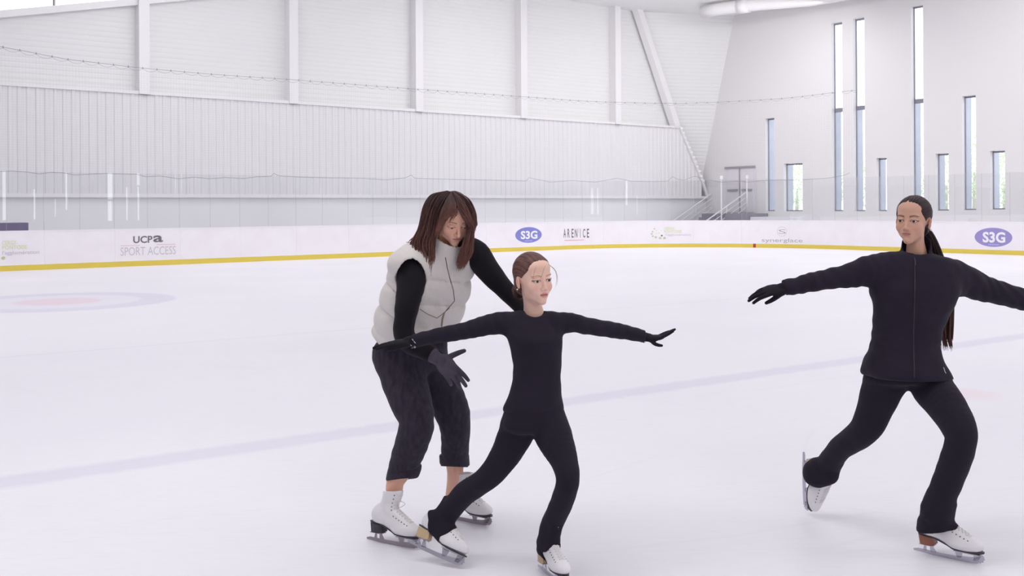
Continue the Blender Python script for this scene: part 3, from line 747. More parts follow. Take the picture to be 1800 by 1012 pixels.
    def plane(s, pt, n, keep_below=True, k=0.004, box=None):
        """cut away what lies on the +n side of the plane (inside box only)"""
        n = nrm(n)
        lo, hi = box if box else (s.lo, s.lo+s.h*s.n)
        sl, X, Y, Z = s.sub(lo, hi)
        d = ((X-pt[0])*n[0]+(Y-pt[1])*n[1]+(Z-pt[2])*n[2]).astype(np.float32)
        s.f[sl] = smax(s.f[sl], np.broadcast_to(d, s.f[sl].shape), k); return s
    def mesh(s):
        f = s.f; f[0] = f[-1] = 1; f[:, 0] = f[:, -1] = 1; f[:, :, 0] = f[:, :, -1] = 1
        ins = f < 0
        nx, ny, nz = f.shape
        cnt = np.zeros((nx-1, ny-1, nz-1), np.int8)
        for i in (0, 1):
            for j in (0, 1):
                for k in (0, 1): cnt += ins[i:nx-1+i, j:ny-1+j, k:nz-1+k]
        act = (cnt > 0) & (cnt < 8)
        idx = np.full(act.shape, -1, np.int32); ai = np.argwhere(act); idx[act] = np.arange(len(ai))
        acc = np.zeros((len(ai), 3)); num = np.zeros(len(ai))
        cor = np.array([(i, j, k) for i in (0, 1) for j in (0, 1) for k in (0, 1)])
        val = {tuple(c): f[ai[:, 0]+c[0], ai[:, 1]+c[1], ai[:, 2]+c[2]] for c in cor}
        for c in cor:
            for ax in range(3):
                if c[ax]: continue
                d = c.copy(); d[ax] = 1
                a, b = val[tuple(c)], val[tuple(d)]
                m = (a < 0) != (b < 0)
                t = np.where(m, a/np.where(m, a-b, 1), 0)
                p = np.tile(c.astype(float), (len(ai), 1)); p[:, ax] += t
                acc[m] += p[m]; num[m] += 1
        v = s.lo+s.h*(ai+acc/num[:, None])
        faces = []
        for ax in range(3):
            sl0 = [slice(1, -1)]*3; sl0[ax] = slice(0, -1); sl1 = list(sl0); sl1[ax] = slice(1, None)
            a, b = ins[tuple(sl0)], ins[tuple(sl1)]
            for inv, m in ((0, a & ~b), (1, ~a & b)):
                e = np.argwhere(m)
                if not len(e): continue
                o = np.array([1, 1, 1]); o[ax] = 0; e = e+o
                u, w = [(1, 2), (2, 0), (0, 1)][ax]
                def g(du, dw):
                    q = e.copy(); q[:, u] -= du; q[:, w] -= dw; return idx[q[:, 0], q[:, 1], q[:, 2]]
                q = np.stack([g(1, 1), g(0, 1), g(0, 0), g(1, 0)], 1)
                faces.append(q if not inv else q[:, ::-1])
        return v, np.concatenate(faces)

def rows(pts):
    """(x_px, y_px, depth, r_px) -> world rows"""
    return [np.append(P(x, y, D), r/F*D) for x, y, D, r in pts]
def trows(pts):
    """torso sections: (x_px, y_px, depth, halfwidth_px, halfdepth_px, yaw)"""
    return [np.append(P(x, y, D), (w/F*D, d/F*D, a)) for x, y, D, w, d, a in pts]
def folds(amp, fx, fy, fz, seed=0):
    rs = np.random.RandomState(seed); ph = rs.rand(8)*6.28
    def w(X, Y, Z):
        q = fx*X+fy*Y+fz*Z
        wob = np.sin(9*X+ph[0])+np.sin(11*Z+ph[1])+.7*np.sin(23*X-17*Z+ph[2])+.5*np.sin(31*Y+13*Z+ph[3])
        return (amp*(np.sin(q+1.6*wob+ph[4])*(.6+.4*np.sin(5*Z+7*X+ph[5]))+.5*np.sin(1.9*q-2.1*wob+ph[6]))).astype(np.float32)
    return w
def frame(yaw=0, pitch=0, roll=0):
    a, b, c = map(math.radians, (yaw, pitch, roll))
    Rz = np.array([[math.cos(a), -math.sin(a), 0], [math.sin(a), math.cos(a), 0], [0, 0, 1]])
    Rx = np.array([[1, 0, 0], [0, math.cos(b), -math.sin(b)], [0, math.sin(b), math.cos(b)]])
    Ry = np.array([[math.cos(c), 0, math.sin(c)], [0, 1, 0], [-math.sin(c), 0, math.cos(c)]])
    return Rz@Rx@Ry

# ---------------------------------------------------------------- head, eyes, hair cap, hands, skates
def head_mesh(o, R, sc, neck, cfg):
    """local frame: face towards -Y, Z up, origin between the ears at eye height"""
    g = cfg.get
    h = .0019
    nl = R.T@((np.asarray(neck)-o)/sc)                     # neck base in the local frame
    lo = np.minimum([-.105, -.13, -.145], nl-.07); hi = np.maximum([.105, .12, .13], nl+.07)
    s = SDF(lo, hi, h)
    jw = g('jaw', 1.0)
    s.ell((0, .012, .034), (.0745, .093, .083), k=0)
    s.ell((0, -.030, -.018), (.0615*jw, .056, .068), k=.02)
    s.ell((0, -.036, -.064), (.043*jw, .046, .040), k=.022)
    s.ell((0, -.071, -.094), (.018*jw, .017, .0145), k=.022)
    for q in (-1, 1):
        s.ell((q*.034, -.058, -.030), (.025, .023, .026), k=.018)
        s.ell((q*.044*jw, -.024, -.056), (.012*jw, .020, .018), k=.022)
    s.ell((0, -.071, .024), (.050, .015, .013), k=.012)
    s.ell((0, -.052, .055), (.052, .034, .034), k=.02)
    for q in (-1, 1):
        s.ell((q*.0315, -.094, .001), (.0190, .0150, .0105), k=.010, op='s')
        # lids around the eyeball
        s.ell((q*.0315, -.0735, .0005), (.0150, .0140, .0134), k=.004)
        s.ell((q*.0320, -.0815, .0092), (.0155, .0068, .0036), frame(roll=q*5), k=.004)
    n = g('nose', 1.0)
    s.cone((0, -.078, .014), (0, -.0985*n, -.030), .0065, .0078, k=.010)
    s.ell((0, -.1005*n, -.034), (.0088, .0090, .0078), k=.007)
    for q in (-1, 1):
        s.ell((q*.0112, -.090, -.037), (.0066, .0085, .0066), k=.006)
        s.ell((q*.0058, -.0965, -.0435), (.0032, .0048, .0028), k=.002, op='s')
    s.ell((0, -.074, -.060), (.029, .016, .022), k=.012)
    lp = g('lips', 1.0); mo = g('open', 0.0)
    for q in (-1, 0, 1):
        s.ell((q*.0085, -.0862+abs(q)*.002, -.0565), (.0110, .0052, .0034*lp), k=.004)
    s.ell((0, -.0852, -.0655-mo), (.0155, .0058, .0044*lp), k=.004)
    s.ell((0, -.0955, -.0605-mo*.5), (.0215, .0075, .0010+mo*.6), k=.003, op='s')
    s.ell((0, -.092, -.0765-mo), (.013, .0055, .0040), k=.006, op='s')
    for q in (-1, 1):
        Re = frame(yaw=q*20, pitch=-10)
        s.ell((q*.0745, .010, -.006), (.0068, .0165, .0215), Re, k=.006)
        s.ell((q*.0735, .004, -.026), (.0055, .0085, .0120), Re, k=.008)
        s.ell((q*.0815, .007, -.005), (.0052, .0098, .0145), Re, k=.003, op='s')
        s.ell((q*.0800, .008, -.001), (.0030, .0035, .0110), Re, k=.002)
        s.ell((q*.0765, -.001, -.010), (.0040, .0045, .0060), Re, k=.004)
    s.chain([(0, .020, -.045, .050*g('neck', 1)), (nl[0]*.45, .020+(nl[1]-.02)*.45, -.045+(nl[2]+.045)*.5, .0465*g('neck', 1)), (nl[0], nl[1], nl[2], .058*g('neck', 1))], k=.022)
    # eye openings
    eo = g('eye', .0050)
    for q in (-1, 1):
        Re = frame(roll=-q*4)
        s.ell((q*.0318, -.0905, -.0004-g('lid', 0)), (.0142, .0125, eo), Re, k=.0012, op='s')
    v, f = s.mesh()
    x, y, z = v.T; ax = np.abs(x)
    skin = np.array(g('skin')); c = np.tile(skin, (len(v), 1))
    def mixc(m, col):
        nonlocal c
        m = np.clip(m, 0, 1)[:, None]; c = c*(1-m)+np.array(col)*m
    gs = lambda cx, cy, cz, rx, ry, rz: np.exp(-(((x-cx)/rx)**2+((y-cy)/ry)**2+((z-cz)/rz)**2))
    for q in (-1, 1):
        mixc(.35*gs(q*.042, -.07, -.032, .018, .03, .018), g('blush'))
        mixc(.5*gs(q*.08, .01, -.01, .012, .02, .03), g('blush'))
    mixc(.3*gs(0, -.105, -.036, .012, .012, .01), g('blush'))
    front = y < -.055
    le = ((x/.0205)**2+((z+.0605+mo*.5)/(.0088*lp+mo))**2); lipm = np.clip((1.15-le)/.3, 0, 1)*(y < -.074)
    mixc(lipm*.75, g('lipc'))
    ml = np.exp(-((z+.0605+mo*.5-.0005*np.cos(x*240))/(.0013+mo*.5))**2)*np.clip((.0215-ax)/.004, 0, 1)*(y < -.070)
    mixc(ml*.85, g('mouthc', (.10, .03, .03)))  # shade of the lip crease painted as a dark line
    # brows: tapering arcs
    bx = np.clip((ax-.013)/.036, 0, 1); bz = .0205+.0065*np.sin(bx*2.3)-.003*bx
    bt = g('browt', .0030)*(1.0-.55*bx)
    bm = np.clip(1.4-np.abs(z-bz)/bt, 0, 1)*(ax > .012)*(ax < .050)*front
    mixc(bm*.85, g('browc'))
    # lash line hugging each opening
    for q in (-1, 1):
        a = math.radians(q*4); dx = (x-q*.0315); dz = (z-.0002+g('lid', 0)); dz = dz+dx*math.tan(a)*0
        e = np.sqrt((dx/.0158)**2+(dz/(eo+.0014))**2)
        lash = np.clip(1.35-np.abs(e-1.0)/.20, 0, 1)*(dz > -.0008)*front
        mixc(lash*.85, (.035, .022, .02))
        low = np.clip(1.2-np.abs(e-1.0)/.22, 0, 1)*(dz <= -.0008)*front
        mixc(low*.35, (.18, .08, .06))
    return o+sc*(v@R.T), f, c
M['skin'] = mat('skin', (.6, .35, .25), .5, attr=True, noise=.10, nscale=14, vary=(.62, .33, .25), spec=.35)
M['skin'].node_tree.nodes['Principled BSDF'].inputs['Subsurface Weight'].default_value = .12
M['skin'].node_tree.nodes['Principled BSDF'].inputs['Subsurface Radius'].default_value = (.012, .004, .002)
M['hair'] = mat('hair', (.05, .03, .03), .55, attr=True, noise=.35, nscale=60, vary=(.02, .012, .012), spec=.28)
M['eyew'] = mat('eye_white', lin(232, 226, 226), .15, spec=.6); M['iris'] = mat('iris_brown', lin(72, 44, 32), .15); M['pupil'] = mat('pupil_black', (.005, .005, .005), .1)
M['iris2'] = mat('iris_hazel', lin(92, 66, 46), .15)
def eyeballs(parent, o, R, sc, look, iris):
    """two eyes, each one mesh: white, iris and pupil bands; look is a world direction"""
    d = nrm(look); a = nrm(np.cross(d, [0, 0, 1])); b = np.cross(a, d)
    for q in (-1, 1):
        c = o+sc*(R@A3(q*.0315, -.0742, .0005)); r = .0127*sc
        vs = [c+d*r*1.02]; fs = []; fm = []; N = 20
        th = [8, 15, 27, 31, 45, 70, 100, 140, 176]
        for t in th:
            rr = r*(1.02 if t < 28 else 1.0)
            for j in range(N):
                an = 2*math.pi*j/N; tt = math.radians(t)
                vs.append(c+rr*(d*math.cos(tt)+math.sin(tt)*(a*math.cos(an)+b*math.sin(an))))
        for j in range(N): fs.append((0, 1+j, 1+(j+1) % N)); fm.append(2)
        for i in range(len(th)-1):
            for j in range(N):
                fs.append((1+i*N+j, 1+(i+1)*N+j, 1+(i+1)*N+(j+1) % N, 1+i*N+(j+1) % N)); fm.append(2 if i < 1 else (1 if i < 3 else 0))
        mk('eye', vs, fs, None, parent, True, mats=[M['eyew'], iris, M['pupil']], fm=fm)
def hair_cap(o, R, sc, cfg, bun=(0, .10, -.02)):
    """combed-back hair close to the skull"""
    s = SDF((-.10, -.115, -.11), (.10, .125, .14), .0021)
    s.ell((0, .0125, .0345), (.0785, .0970, .0870), k=0)
    s.ell((0, -.030, .058), (.055, .040, .040), k=.02)
    s.ell((0, .050, -.035), (.058, .050, .048), k=.03)
    sl, X, Y, Z = s.sub(s.lo, s.lo+s.h*s.n)
    # strand grooves run from the hairline to the tie point
    dx, dy, dz = X-bun[0], Y-bun[1], Z-bun[2]
    ph = np.arctan2(dx, dz+.02)
    rs = np.random.RandomState(cfg.get('seed', 1))
    g = .0004*np.sin(ph*46+3*np.sin(ph*7+Y*18))+.0003*np.sin(ph*91+Y*25+2)
    part = cfg.get('part')
    if part is not None: g = g+.004*np.exp(-((X-part)/.0035)**2)*(Y < .05)*(Z > .06)
    s.f[sl] += g.astype(np.float32)
    # hairline
    e = cfg.get('edge', 0)
    q = .75*Y+.663*Z-(-.0105+e)-cfg.get('temple', .012)*(np.abs(X)/.075)**2*(Y < .02)
    q = q-.016*np.exp(-((np.abs(X)-.052)/.014)**2)*(Y < -.03)*0
    line = -q
    # hair passes above and behind the ear
    ear = np.sqrt(((np.abs(X)-.078)/.02)**2+((Y-.004)/.030)**2+((Z+.016)/.034)**2)-1
    s.f[sl] = smax(s.f[sl], line.astype(np.float32), .006)
    s.f[sl] = smax(s.f[sl], (-ear*.02).astype(np.float32), .004)
    v, f = s.mesh()
    x, y, z = v.T
    ph = np.arctan2(x-bun[0], z-bun[2]+.02)
    t = np.clip(.5+.3*np.sin(ph*67+4*np.sin(ph*9+y*10))+.3*np.sin(ph*153+1+y*14)+.2*rs.randn(len(v)), 0, 1)
    c = np.array(cfg['h1'])[None]*(1-t[:, None])+np.array(cfg['h2'])[None]*t[:, None]
    return o+sc*(v@R.T), f, c
def locks(paths, r0, cols, seed=0, n=6, flat=None):
    """list of control polylines -> tapered strands in one mesh with a colour each"""
    rs = np.random.RandomState(seed); mb = MB(); cc = []
    for p in paths:
        q = catmull(p, 5); m = len(q); t = np.linspace(0, 1, m); k = rs.uniform(.7, 1.25)
        rr = r0*k*np.minimum(1, .35+4*t)*np.where(t > .62, 1-.85*((t-.62)/.38)**1.3, 1)
        nv = len(mb.v); mb.tube(list(q), list(rr), n)
        w = rs.rand(); base = np.array(cols[0])*(1-w)+np.array(cols[1])*w
        tip = np.array(cols[2]) if len(cols) > 2 else base
        a = np.repeat(np.clip(t*1.25-.25, 0, 1)**1.4, n)[:, None]*.75
        cc.append(base*(1-a)+tip*a)
    return mb, np.concatenate(cc)
def merge(*parts):
    V = []; Fs = []; Cc = []; n = 0
    for v, f, c in parts:
        V.append(np.asarray(v)); Fs += [tuple(int(q)+n for q in ff) for ff in f]; Cc.append(np.asarray(c)); n += len(v)
    return np.concatenate(V), Fs, np.concatenate(Cc)
def hand(s, wrist, d, up, thumb_side, sc, curls, spread=1.0, thumb=(.75, .62, -.15), k=.006, wr=.026, infl=0.0, tcurl=.3, fore=.07, fdir=None):
    """d: towards the fingers, up: back of the hand; thumb_side +1/-1 along cross(d, up)"""
    d = nrm(d); up = nrm(np.asarray(up)-d*np.dot(up, d)); x = np.cross(d, up)*thumb_side
    W_ = lambda a, b, c: np.asarray(wrist)+sc*(x*a+d*b+up*c)
    Rm = np.array([x, d, up]).T
    s.cone(W_(0, 0, 0)-nrm(d if fdir is None else fdir)*fore*sc, W_(0, .012, 0), wr*sc+infl, .0240*sc+infl, k=.016)
    s.ell(W_(.002, .050, 0), np.array([.039, .052, .0145])*sc+infl, Rm, k=.012)
    s.ell(W_(.022, .030, -.006), np.array([.018, .032, .014])*sc+infl, Rm, k=.010)
    L = [.074, .082, .077, .060]; bx = [.029, .0105, -.0085, -.0265]; by = [.086, .092, .088, .078]
    for i in range(4):
        c1, c2 = curls[i] if hasattr(curls[i], '__len__') else (curls[i], curls[i])
        p = W_(bx[i], by[i]-.012, 0); a = 0.0; sp = (1.5-i)*.10*spread
        seg = [.46, .30, .24]; r = [.0092, .0086, .0078, .0066] if i != 3 else [.0082, .0076, .0070, .0060]
        pts = [np.append(p, r[0]*sc+infl)]
        for j in range(3):
            a += (c1, c2, c2*.7)[j]
            dr = d*math.cos(a)*math.cos(sp)+x*math.sin(sp)*math.cos(a)-up*math.sin(a)
            p = p+nrm(dr)*(L[i]*seg[j]+(.012 if j == 0 else 0))*sc; pts.append(np.append(p, r[j+1]*sc+infl))
        s.chain(pts, k=.0035, n=3)
    p = W_(.026, .022, -.004); tv = nrm(x*thumb[0]+d*thumb[1]+up*thumb[2]); pts = [np.append(p, .0125*sc+infl)]
    for j, l in enumerate((.034, .028, .022)):
        p = p+tv*l*sc; pts.append(np.append(p, (.0112, .0098, .0075)[j]*sc+infl)); tv = nrm(tv+d*tcurl*.5-x*tcurl*.3)
    s.chain(pts, k=.006, n=3)
def glove(parent, m, box, h, **k):
    s = SDF(box[0], box[1], h); hand(s, **k)
    fd = nrm(k.get('fdir') if k.get('fdir') is not None else k['d']); s.plane(np.asarray(k['wrist'])-fd*k.get('fore', .07)*k['sc'], -fd, k=.006)
    v, f = s.mesh()
    return mk('glove', v, f, m, parent, True)

M['boot'] = mat('boot_leather', lin(238, 235, 238), .38, noise=.12, nscale=9, vary=lin(220, 212, 220), bump=.06, bscale=90)
M['lace'] = mat('lace_cotton', lin(240, 236, 236), .8); M['eyelet'] = mat('eyelet_metal', lin(120, 118, 128), .3, metal=.6)
M['blade'] = mat('blade_steel', lin(196, 194, 206), .22, metal=.9); M['bladed'] = mat('blade_dull', lin(168, 160, 166), .35, metal=.8)
M['solek'] = mat('sole_black', lin(58, 54, 64), .4); M['soleb'] = mat('sole_brown', lin(150, 92, 70), .4, noise=.3, nscale=20, vary=lin(110, 66, 52))
M['solet'] = mat('sole_tan', lin(206, 178, 142), .45); M['tongue'] = mat('tongue_cream', lin(236, 230, 226), .8)
BOOT = []
def over_boot(F, boot, band, thick, k=.012):
    """stretch cloth over a boot: the boot surface grown by thick, kept only inside the band capsules"""
    s, og, B, sc = boot
    R = np.array(band); pad = R[:, 3].max()+.03
    sl, X, Y, Z = F.sub(R[:, :3].min(0)-pad, R[:, :3].max(0)+pad)
    px, py, pz = X-og[0], Y-og[1], Z-og[2]
    g = [((px*B[i, 0]+py*B[i, 1]+pz*B[i, 2])/sc-s.lo[i])/s.h for i in range(3)]
    ok = np.ones(F.f[sl].shape, bool)
    for i in range(3): ok &= (g[i] > 0) & (g[i] < s.n[i]-1.01)
    g = [np.clip(q, 0, s.n[i]-1.01) for i, q in enumerate(g)]; a = [q.astype(int) for q in g]; fr = [q-w for q, w in zip(g, a)]
    out = 0
    for c in range(8):
        d = ((c >> 2) & 1, (c >> 1) & 1, c & 1); w = 1
        for i in range(3): w = w*(fr[i] if d[i] else 1-fr[i])
        out = out+s.f[a[0]+d[0], a[1]+d[1], a[2]+d[2]]*w
    D = np.where(ok, out*sc, 1.0)-thick
    T_ = np.full(D.shape, 1.0, np.float32)
    for i in range(len(R)-1): T_ = np.minimum(T_, F.cone_d(X, Y, Z, R[i, :3], R[i+1, :3], R[i, 3], R[i+1, 3]))
    F.put(sl, np.maximum(D, T_).astype(np.float32), k, 'u')
def skate(parent, heel, toe, up, sc, sole, blade, label=None, hole=True, shaft=.250, lean=.040, welt=None, bow=True):
    """heel/toe: blade ends on the ice; up: towards the leg. L=.30 at sc=1"""
    heel = np.asarray(heel, float); toe = np.asarray(toe, float)
    Yd = nrm(toe-heel); up = nrm(np.asarray(up)-Yd*np.dot(up, Yd)); Xd = np.cross(Yd, up)
    mid = (heel+toe)/2; og = mid-Yd*.02*sc
    T = lambda a: og+sc*(np.asarray(a)@np.array([Xd, Yd, up]))
    # boot as a hollow shell
    s = SDF((-.065, -.135, .03), (.065, .175, shaft+.045), .0026)
    s.ell((0, -.067, .120), (.033, .044, .042), k=0)
    s.chain([(0, -.066, .120, .033), (0, -.030, .108, .033), (0, .030, .088, .0345), (0, .085, .080, .035)], k=.02)
    s.ell((0, .102, .075), (.0385, .050, .028), k=.018)
    s.ell((0, .060, .072), (.040, .050, .026), k=.02)
    s.chain([(0, -.062, .130, .038), (0, -.056+lean*.4, .165, .0345), (0, -.056+lean*.8, .205, .038), (0, -.060+lean*1.15, shaft+.03, .043)], k=.03, flat=((1, 0, 0), .86))
    s.chain([(0, -.020, .150, .026), (0, .020, .128, .027), (0, .060, .106, .026)], k=.02)
    s.chain([(0, -.022+lean*.4, .165, .020), (0, -.020+lean*.8, .21, .019), (0, -.018+lean*1.1, shaft+.02, .020)], k=.015)      # tongue ridge
    # flat under the sole: ball level .052, arch rising to the heel at .088
    sl, X, Y, Z = s.sub(s.lo, s.lo+s.h*s.n)
    zs = np.interp(Y, [-.12, -.055, .035, .15, .17], [.092, .088, .054, .052, .056])
    s.f[sl] = smax(s.f[sl], (zs-Z).astype(np.float32), .004)
    s.plane((0, -.05+lean, shaft+0.0), (0, -.12, 1), k=.004)
    s.ell((0, -.050+lean, shaft+.012), (.027, .036, .040), k=.004, op='s')
    v, f = s.mesh()
    b = mk('ice_skate', og+sc*(v@np.array([Xd, Yd, up])), f, M['boot'], parent, True, label=label)
    # sole plate following the arch, with its heel block
    ys = [-.112, -.09, -.055, -.02, .01, .035, .06, .09, .12, .142, .153]; ws = [.020, .028, .030, .025, .025, .031, .0365, .0365, .030, .019, .006]
    mb = MB(); vs = []
    for y, w in zip(ys, ws):
        z = float(np.interp(y, [-.12, -.055, .035, .15, .17], [.092, .088, .054, .052, .056]))
        vs += [T((-w, y, z+.003)), T((w, y, z+.003)), T((w, y, z-.0035)), T((-w, y, z-.0035))]
    fs = [(i*4+j, i*4+(j+1) % 4, (i+1)*4+(j+1) % 4, (i+1)*4+j) for i in range(len(ys)-1) for j in range(4)]+[(3, 2, 1, 0), tuple(len(vs)-4+j for j in range(4))]
    mb.add(vs, fs); mb.build('sole', welt or sole, b)
    mb = MB(); vs = []
    hy = [-.112, -.105, -.085, -.062, -.048]
    for y, w in zip(hy, [.018, .026, .030, .029, .022]):
        zt = float(np.interp(y, [-.12, -.055, .035], [.090, .086, .054]))-.004
        zb_ = .044 if y < -.06 else .050
        vs += [T((-w, y+.000, zt)), T((w, y, zt)), T((w*.9, y+.006, zb_)), T((-w*.9, y+.006, zb_))]
    fs = [(i*4+j, i*4+(j+1) % 4, (i+1)*4+(j+1) % 4, (i+1)*4+j) for i in range(len(hy)-1) for j in range(4)]+[(3, 2, 1, 0), tuple(len(vs)-4+j for j in range(4))]
    mb.add(vs, fs); mb.build('heel', sole, b)
    # blade: runner, toe picks, two stanchions, plates
    mb = MB(); t = .002
    zr = lambda y: .0015+.35*max(0, abs(y-.0)-.02)**2*.9
    prof = [(-.139, .013), (-.137, .005), (-.10, zr(-.1)), (-.05, 0.0), (.02, 0.0), (.08, .001), (.125, .003), (.133, .008), (.139, .006), (.143, .013), (.149, .012), (.151, .022), (.156, .024), (.150, .040), (.138, .042), (.120, .030), (.09, .024), (.02, .018), (-.06, .017), (-.12, .018)]
    L_ = [T((-t, y, z)) for y, z in prof]
    mb.prism(L_, Xd*2*t*sc)
    for y0, y1, y2, y3, zt in ((-.098, -.082, -.092, -.086, .042), (-.066, -.040, -.070, -.062, .044), (.045, .062, .030, .068, .047), (.110, .130, .112, .146, .047)):
        mb.prism([T((-t, y0, .012)), T((-t, y1, .014)), T((-t, y3, zt)), T((-t, y2, zt))], Xd*2*t*sc)
    mb.box(T((0, -.078, .0430)), .021*sc, .030*sc, .0018*sc, Xd, Yd, up)
    mb.box(T((0, .088, .0445)), .026*sc, .052*sc, .0016*sc, Xd, Yd, up)
    mb.build('blade', blade, b)
    # laces crossing the front, lying on the leather, with eyelets down both sides
    def samp(q):
        g = np.clip(((np.asarray(q)-s.lo)/s.h), 0, s.n-1.001); a = g.astype(int); fr = g-a; out = 0
        for c in range(8):
            d = np.array([(c >> 2) & 1, (c >> 1) & 1, c & 1]); out += s.f[tuple(np.minimum(a+d, s.n-1))]*np.prod(np.where(d, fr, 1-fr))
        return out
    def hit(base, dr, off=.0015):
        dr = nrm(dr); t = .07
        while t > -.02 and samp(np.asarray(base)+dr*t) > 0: t -= .001
        return np.asarray(base)+dr*(t+off)
    rws = []
    for i in range(11):
        u = i/10
        if u < .55:
            k_ = u/.55; y = .088-.082*k_; z = .085+.045*k_; dr = A3(0, .45+.25*k_, 1)
        else:
            k_ = (u-.55)/.45; y = -.010-.012*k_+lean*(.3+.75*k_); z = .150+(shaft-.012-.150)*k_; dr = A3(0, 1, .55-.5*k_)
        rws.append((y, z, dr))
    lb = MB(); eb = MB(); wdt = [.015+.0006*i for i in range(11)]
    for i, (y, z, dr) in enumerate(rws):
        pl = [hit((q*wdt[i], y, z), dr) for q in (-1, -.5, 0, .5, 1)]
        lb.tube([T(q) for q in pl], .0022*sc, 6)
        for q in (-1, 1):
            e0 = hit((q*(wdt[i]+.006), y, z-.004), dr+A3(q*.5, 0, 0), .0)
            o_ = nrm(dr+A3(q*.8, 0, 0)); eb.tube([T(e0-o_*.001), T(e0+o_*.0016)], .0030*sc, 8)
            if i < 10:
                y2, z2, d2 = rws[i+1]; pts = []
                for t in (0, .25, .5, .75, 1):
                    dd = dr*(1-t)+d2*t; pts.append(T(hit((q*(wdt[i]*(1-t)-wdt[i+1]*t), y*(1-t)+y2*t, z*(1-t)+z2*t), dd, .0025+.001*q)))
                lb.tube(pts, .0021*sc, 6)
    lb.build('lace', M['lace'], b, smooth=True); eb.build('eyelet', M['eyelet'], b, smooth=True)
    bowm = MB()
    for q in ((-1, 1) if bow else ()):
        c0 = hit((0, rws[8][0], rws[8][1]), rws[8][2], .003); pts = [c0+A3(q*.022*math.sin(t*3.14)+q*.004*t, .012*math.sin(t*3.1), -.030*t) for t in np.linspace(0, 1, 7)]
        bowm.tube([T(a) for a in pts], .0018*sc, 5)
    if bow: bowm.build('lace_end', M['lace'], b, smooth=True)
    BOOT.append((s, og, np.array([Xd, Yd, up]), sc))
    return b, T
# ---------------------------------------------------------------- people
from mathutils.bvhtree import BVHTree
def fabric(name, col, vary, rough=.9, sheen=.04, bump=.55, bscale=11, ns=9, noise=.3, stretch=None):
    return mat(name, col, rough, noise=noise, nscale=ns, vary=vary, bump=bump, bscale=bscale, sheen=sheen, spec=.25, stretch=stretch)
M['top'] = fabric('black_knit', lin(36, 31, 44), lin(44, 38, 54))
M['leg'] = fabric('black_legging', lin(34, 29, 42), lin(42, 36, 52))
M['jack'] = fabric('black_jacket_cloth', lin(36, 30, 44), lin(46, 39, 56))
M['sweat'] = fabric('black_sweater', lin(24, 20, 27), lin(34, 28, 36))
M['jean'] = fabric('washed_black_denim', lin(44, 39, 52), lin(66, 59, 72), bump=.6, bscale=16, ns=55, noise=.7, sheen=.05, stretch=(1, 1, .35))
M['vest'] = mat('vest_cream', lin(226, 220, 217), .55, noise=.15, nscale=5, vary=lin(208, 200, 198), bump=.8, bscale=13, spec=.4)
M['glv'] = fabric('black_glove', lin(28, 24, 33), lin(40, 34, 46), bump=.12)
M['gglv'] = fabric('grey_glove', lin(82, 76, 90), lin(58, 52, 64), bump=.3, bscale=120, noise=.6, ns=40)
M['seamk'] = mat('zip_dark', lin(52, 48, 60), .4); M['white'] = mat('white_mark', lin(230, 228, 236), .5); M['pearl'] = mat('pearl', lin(245, 240, 235), .2, spec=.8)
M['brass'] = mat('zip_tape', lin(150, 138, 122), .5)

def bbox(*rowsets, pad=.12):
    R = np.array([r[:3] for rs in rowsets for r in rs]); mx = max(r[3] for rs in rowsets for r in rs)
    return R.min(0)-mx-pad*.4, R.max(0)+mx+pad*.4
def garment(name, m, parent, h, build, *sets, post=None, pad=.1, **kw):
    lo, hi = bbox(*sets, pad=pad); s = SDF(lo, hi, h); build(s)
    if post: post(s)
    v, f = s.mesh(); o = mk(name, v, f, m, parent, True, **kw); o_v[o.name] = (v, f); return o
o_v = {}
EYE = np.array([0, 0, H])
def drape(ob, px, lift=.002, dmin=0):
    """photo pixels dropped onto the surface of a garment -> points"""
    v, f = o_v[ob.name]; key = ob.name+'_bvh'
    if key not in o_v: o_v[key] = BVHTree.FromPolygons([tuple(a) for a in v], [tuple(int(i) for i in q) for q in f])
    out = []; q_ = []
    for (xa, ya), (xb, yb) in zip(px[:-1], px[1:]):
        n_ = max(1, int(math.hypot(xb-xa, yb-ya)/2.5)); q_ += [(xa+(xb-xa)*i/n_, ya+(yb-ya)*i/n_) for i in range(n_)]
    for x, y in q_+[px[-1]]:
        d = nrm(P(x, y, 1.0)-EYE); loc, n_, i, dist = o_v[key].ray_cast(Vector(EYE), Vector(d))
        if loc is None: out.append(out[-1] if out else P(x, y, 4.6)); continue
        out.append(np.array(loc)-d*lift)
    return out
def body_skin(parent, head, rowsets, lofts, h=.010, fine=()):
    """head at full detail, the rest of the body as one smooth surface under the clothes"""
    allr = [r for rs in rowsets for r in rs]
    lo, hi = bbox(*rowsets, *[[(k[0], k[1], k[2], k[3]) for k in l] for l in lofts])
    s = SDF(lo, hi, h)
    for l in lofts: s.loft(l, k=.02, inflate=-.016)
    for rs in rowsets: s.chain(rs, k=.02, inflate=0 if any(rs is q for q in fine) else -.009)
    v, f = s.mesh(); hv, hf, hc = head
    c = np.tile(hc[0]*0+np.array(SK), (len(v), 1))
    V, Fc, Cc = merge((hv, hf, hc), (v, f, c))
    Fa = np.array([q for q in Fc], np.int32)
    return mk('body', V, Fa, M['skin'], parent, True, cols=Cc)

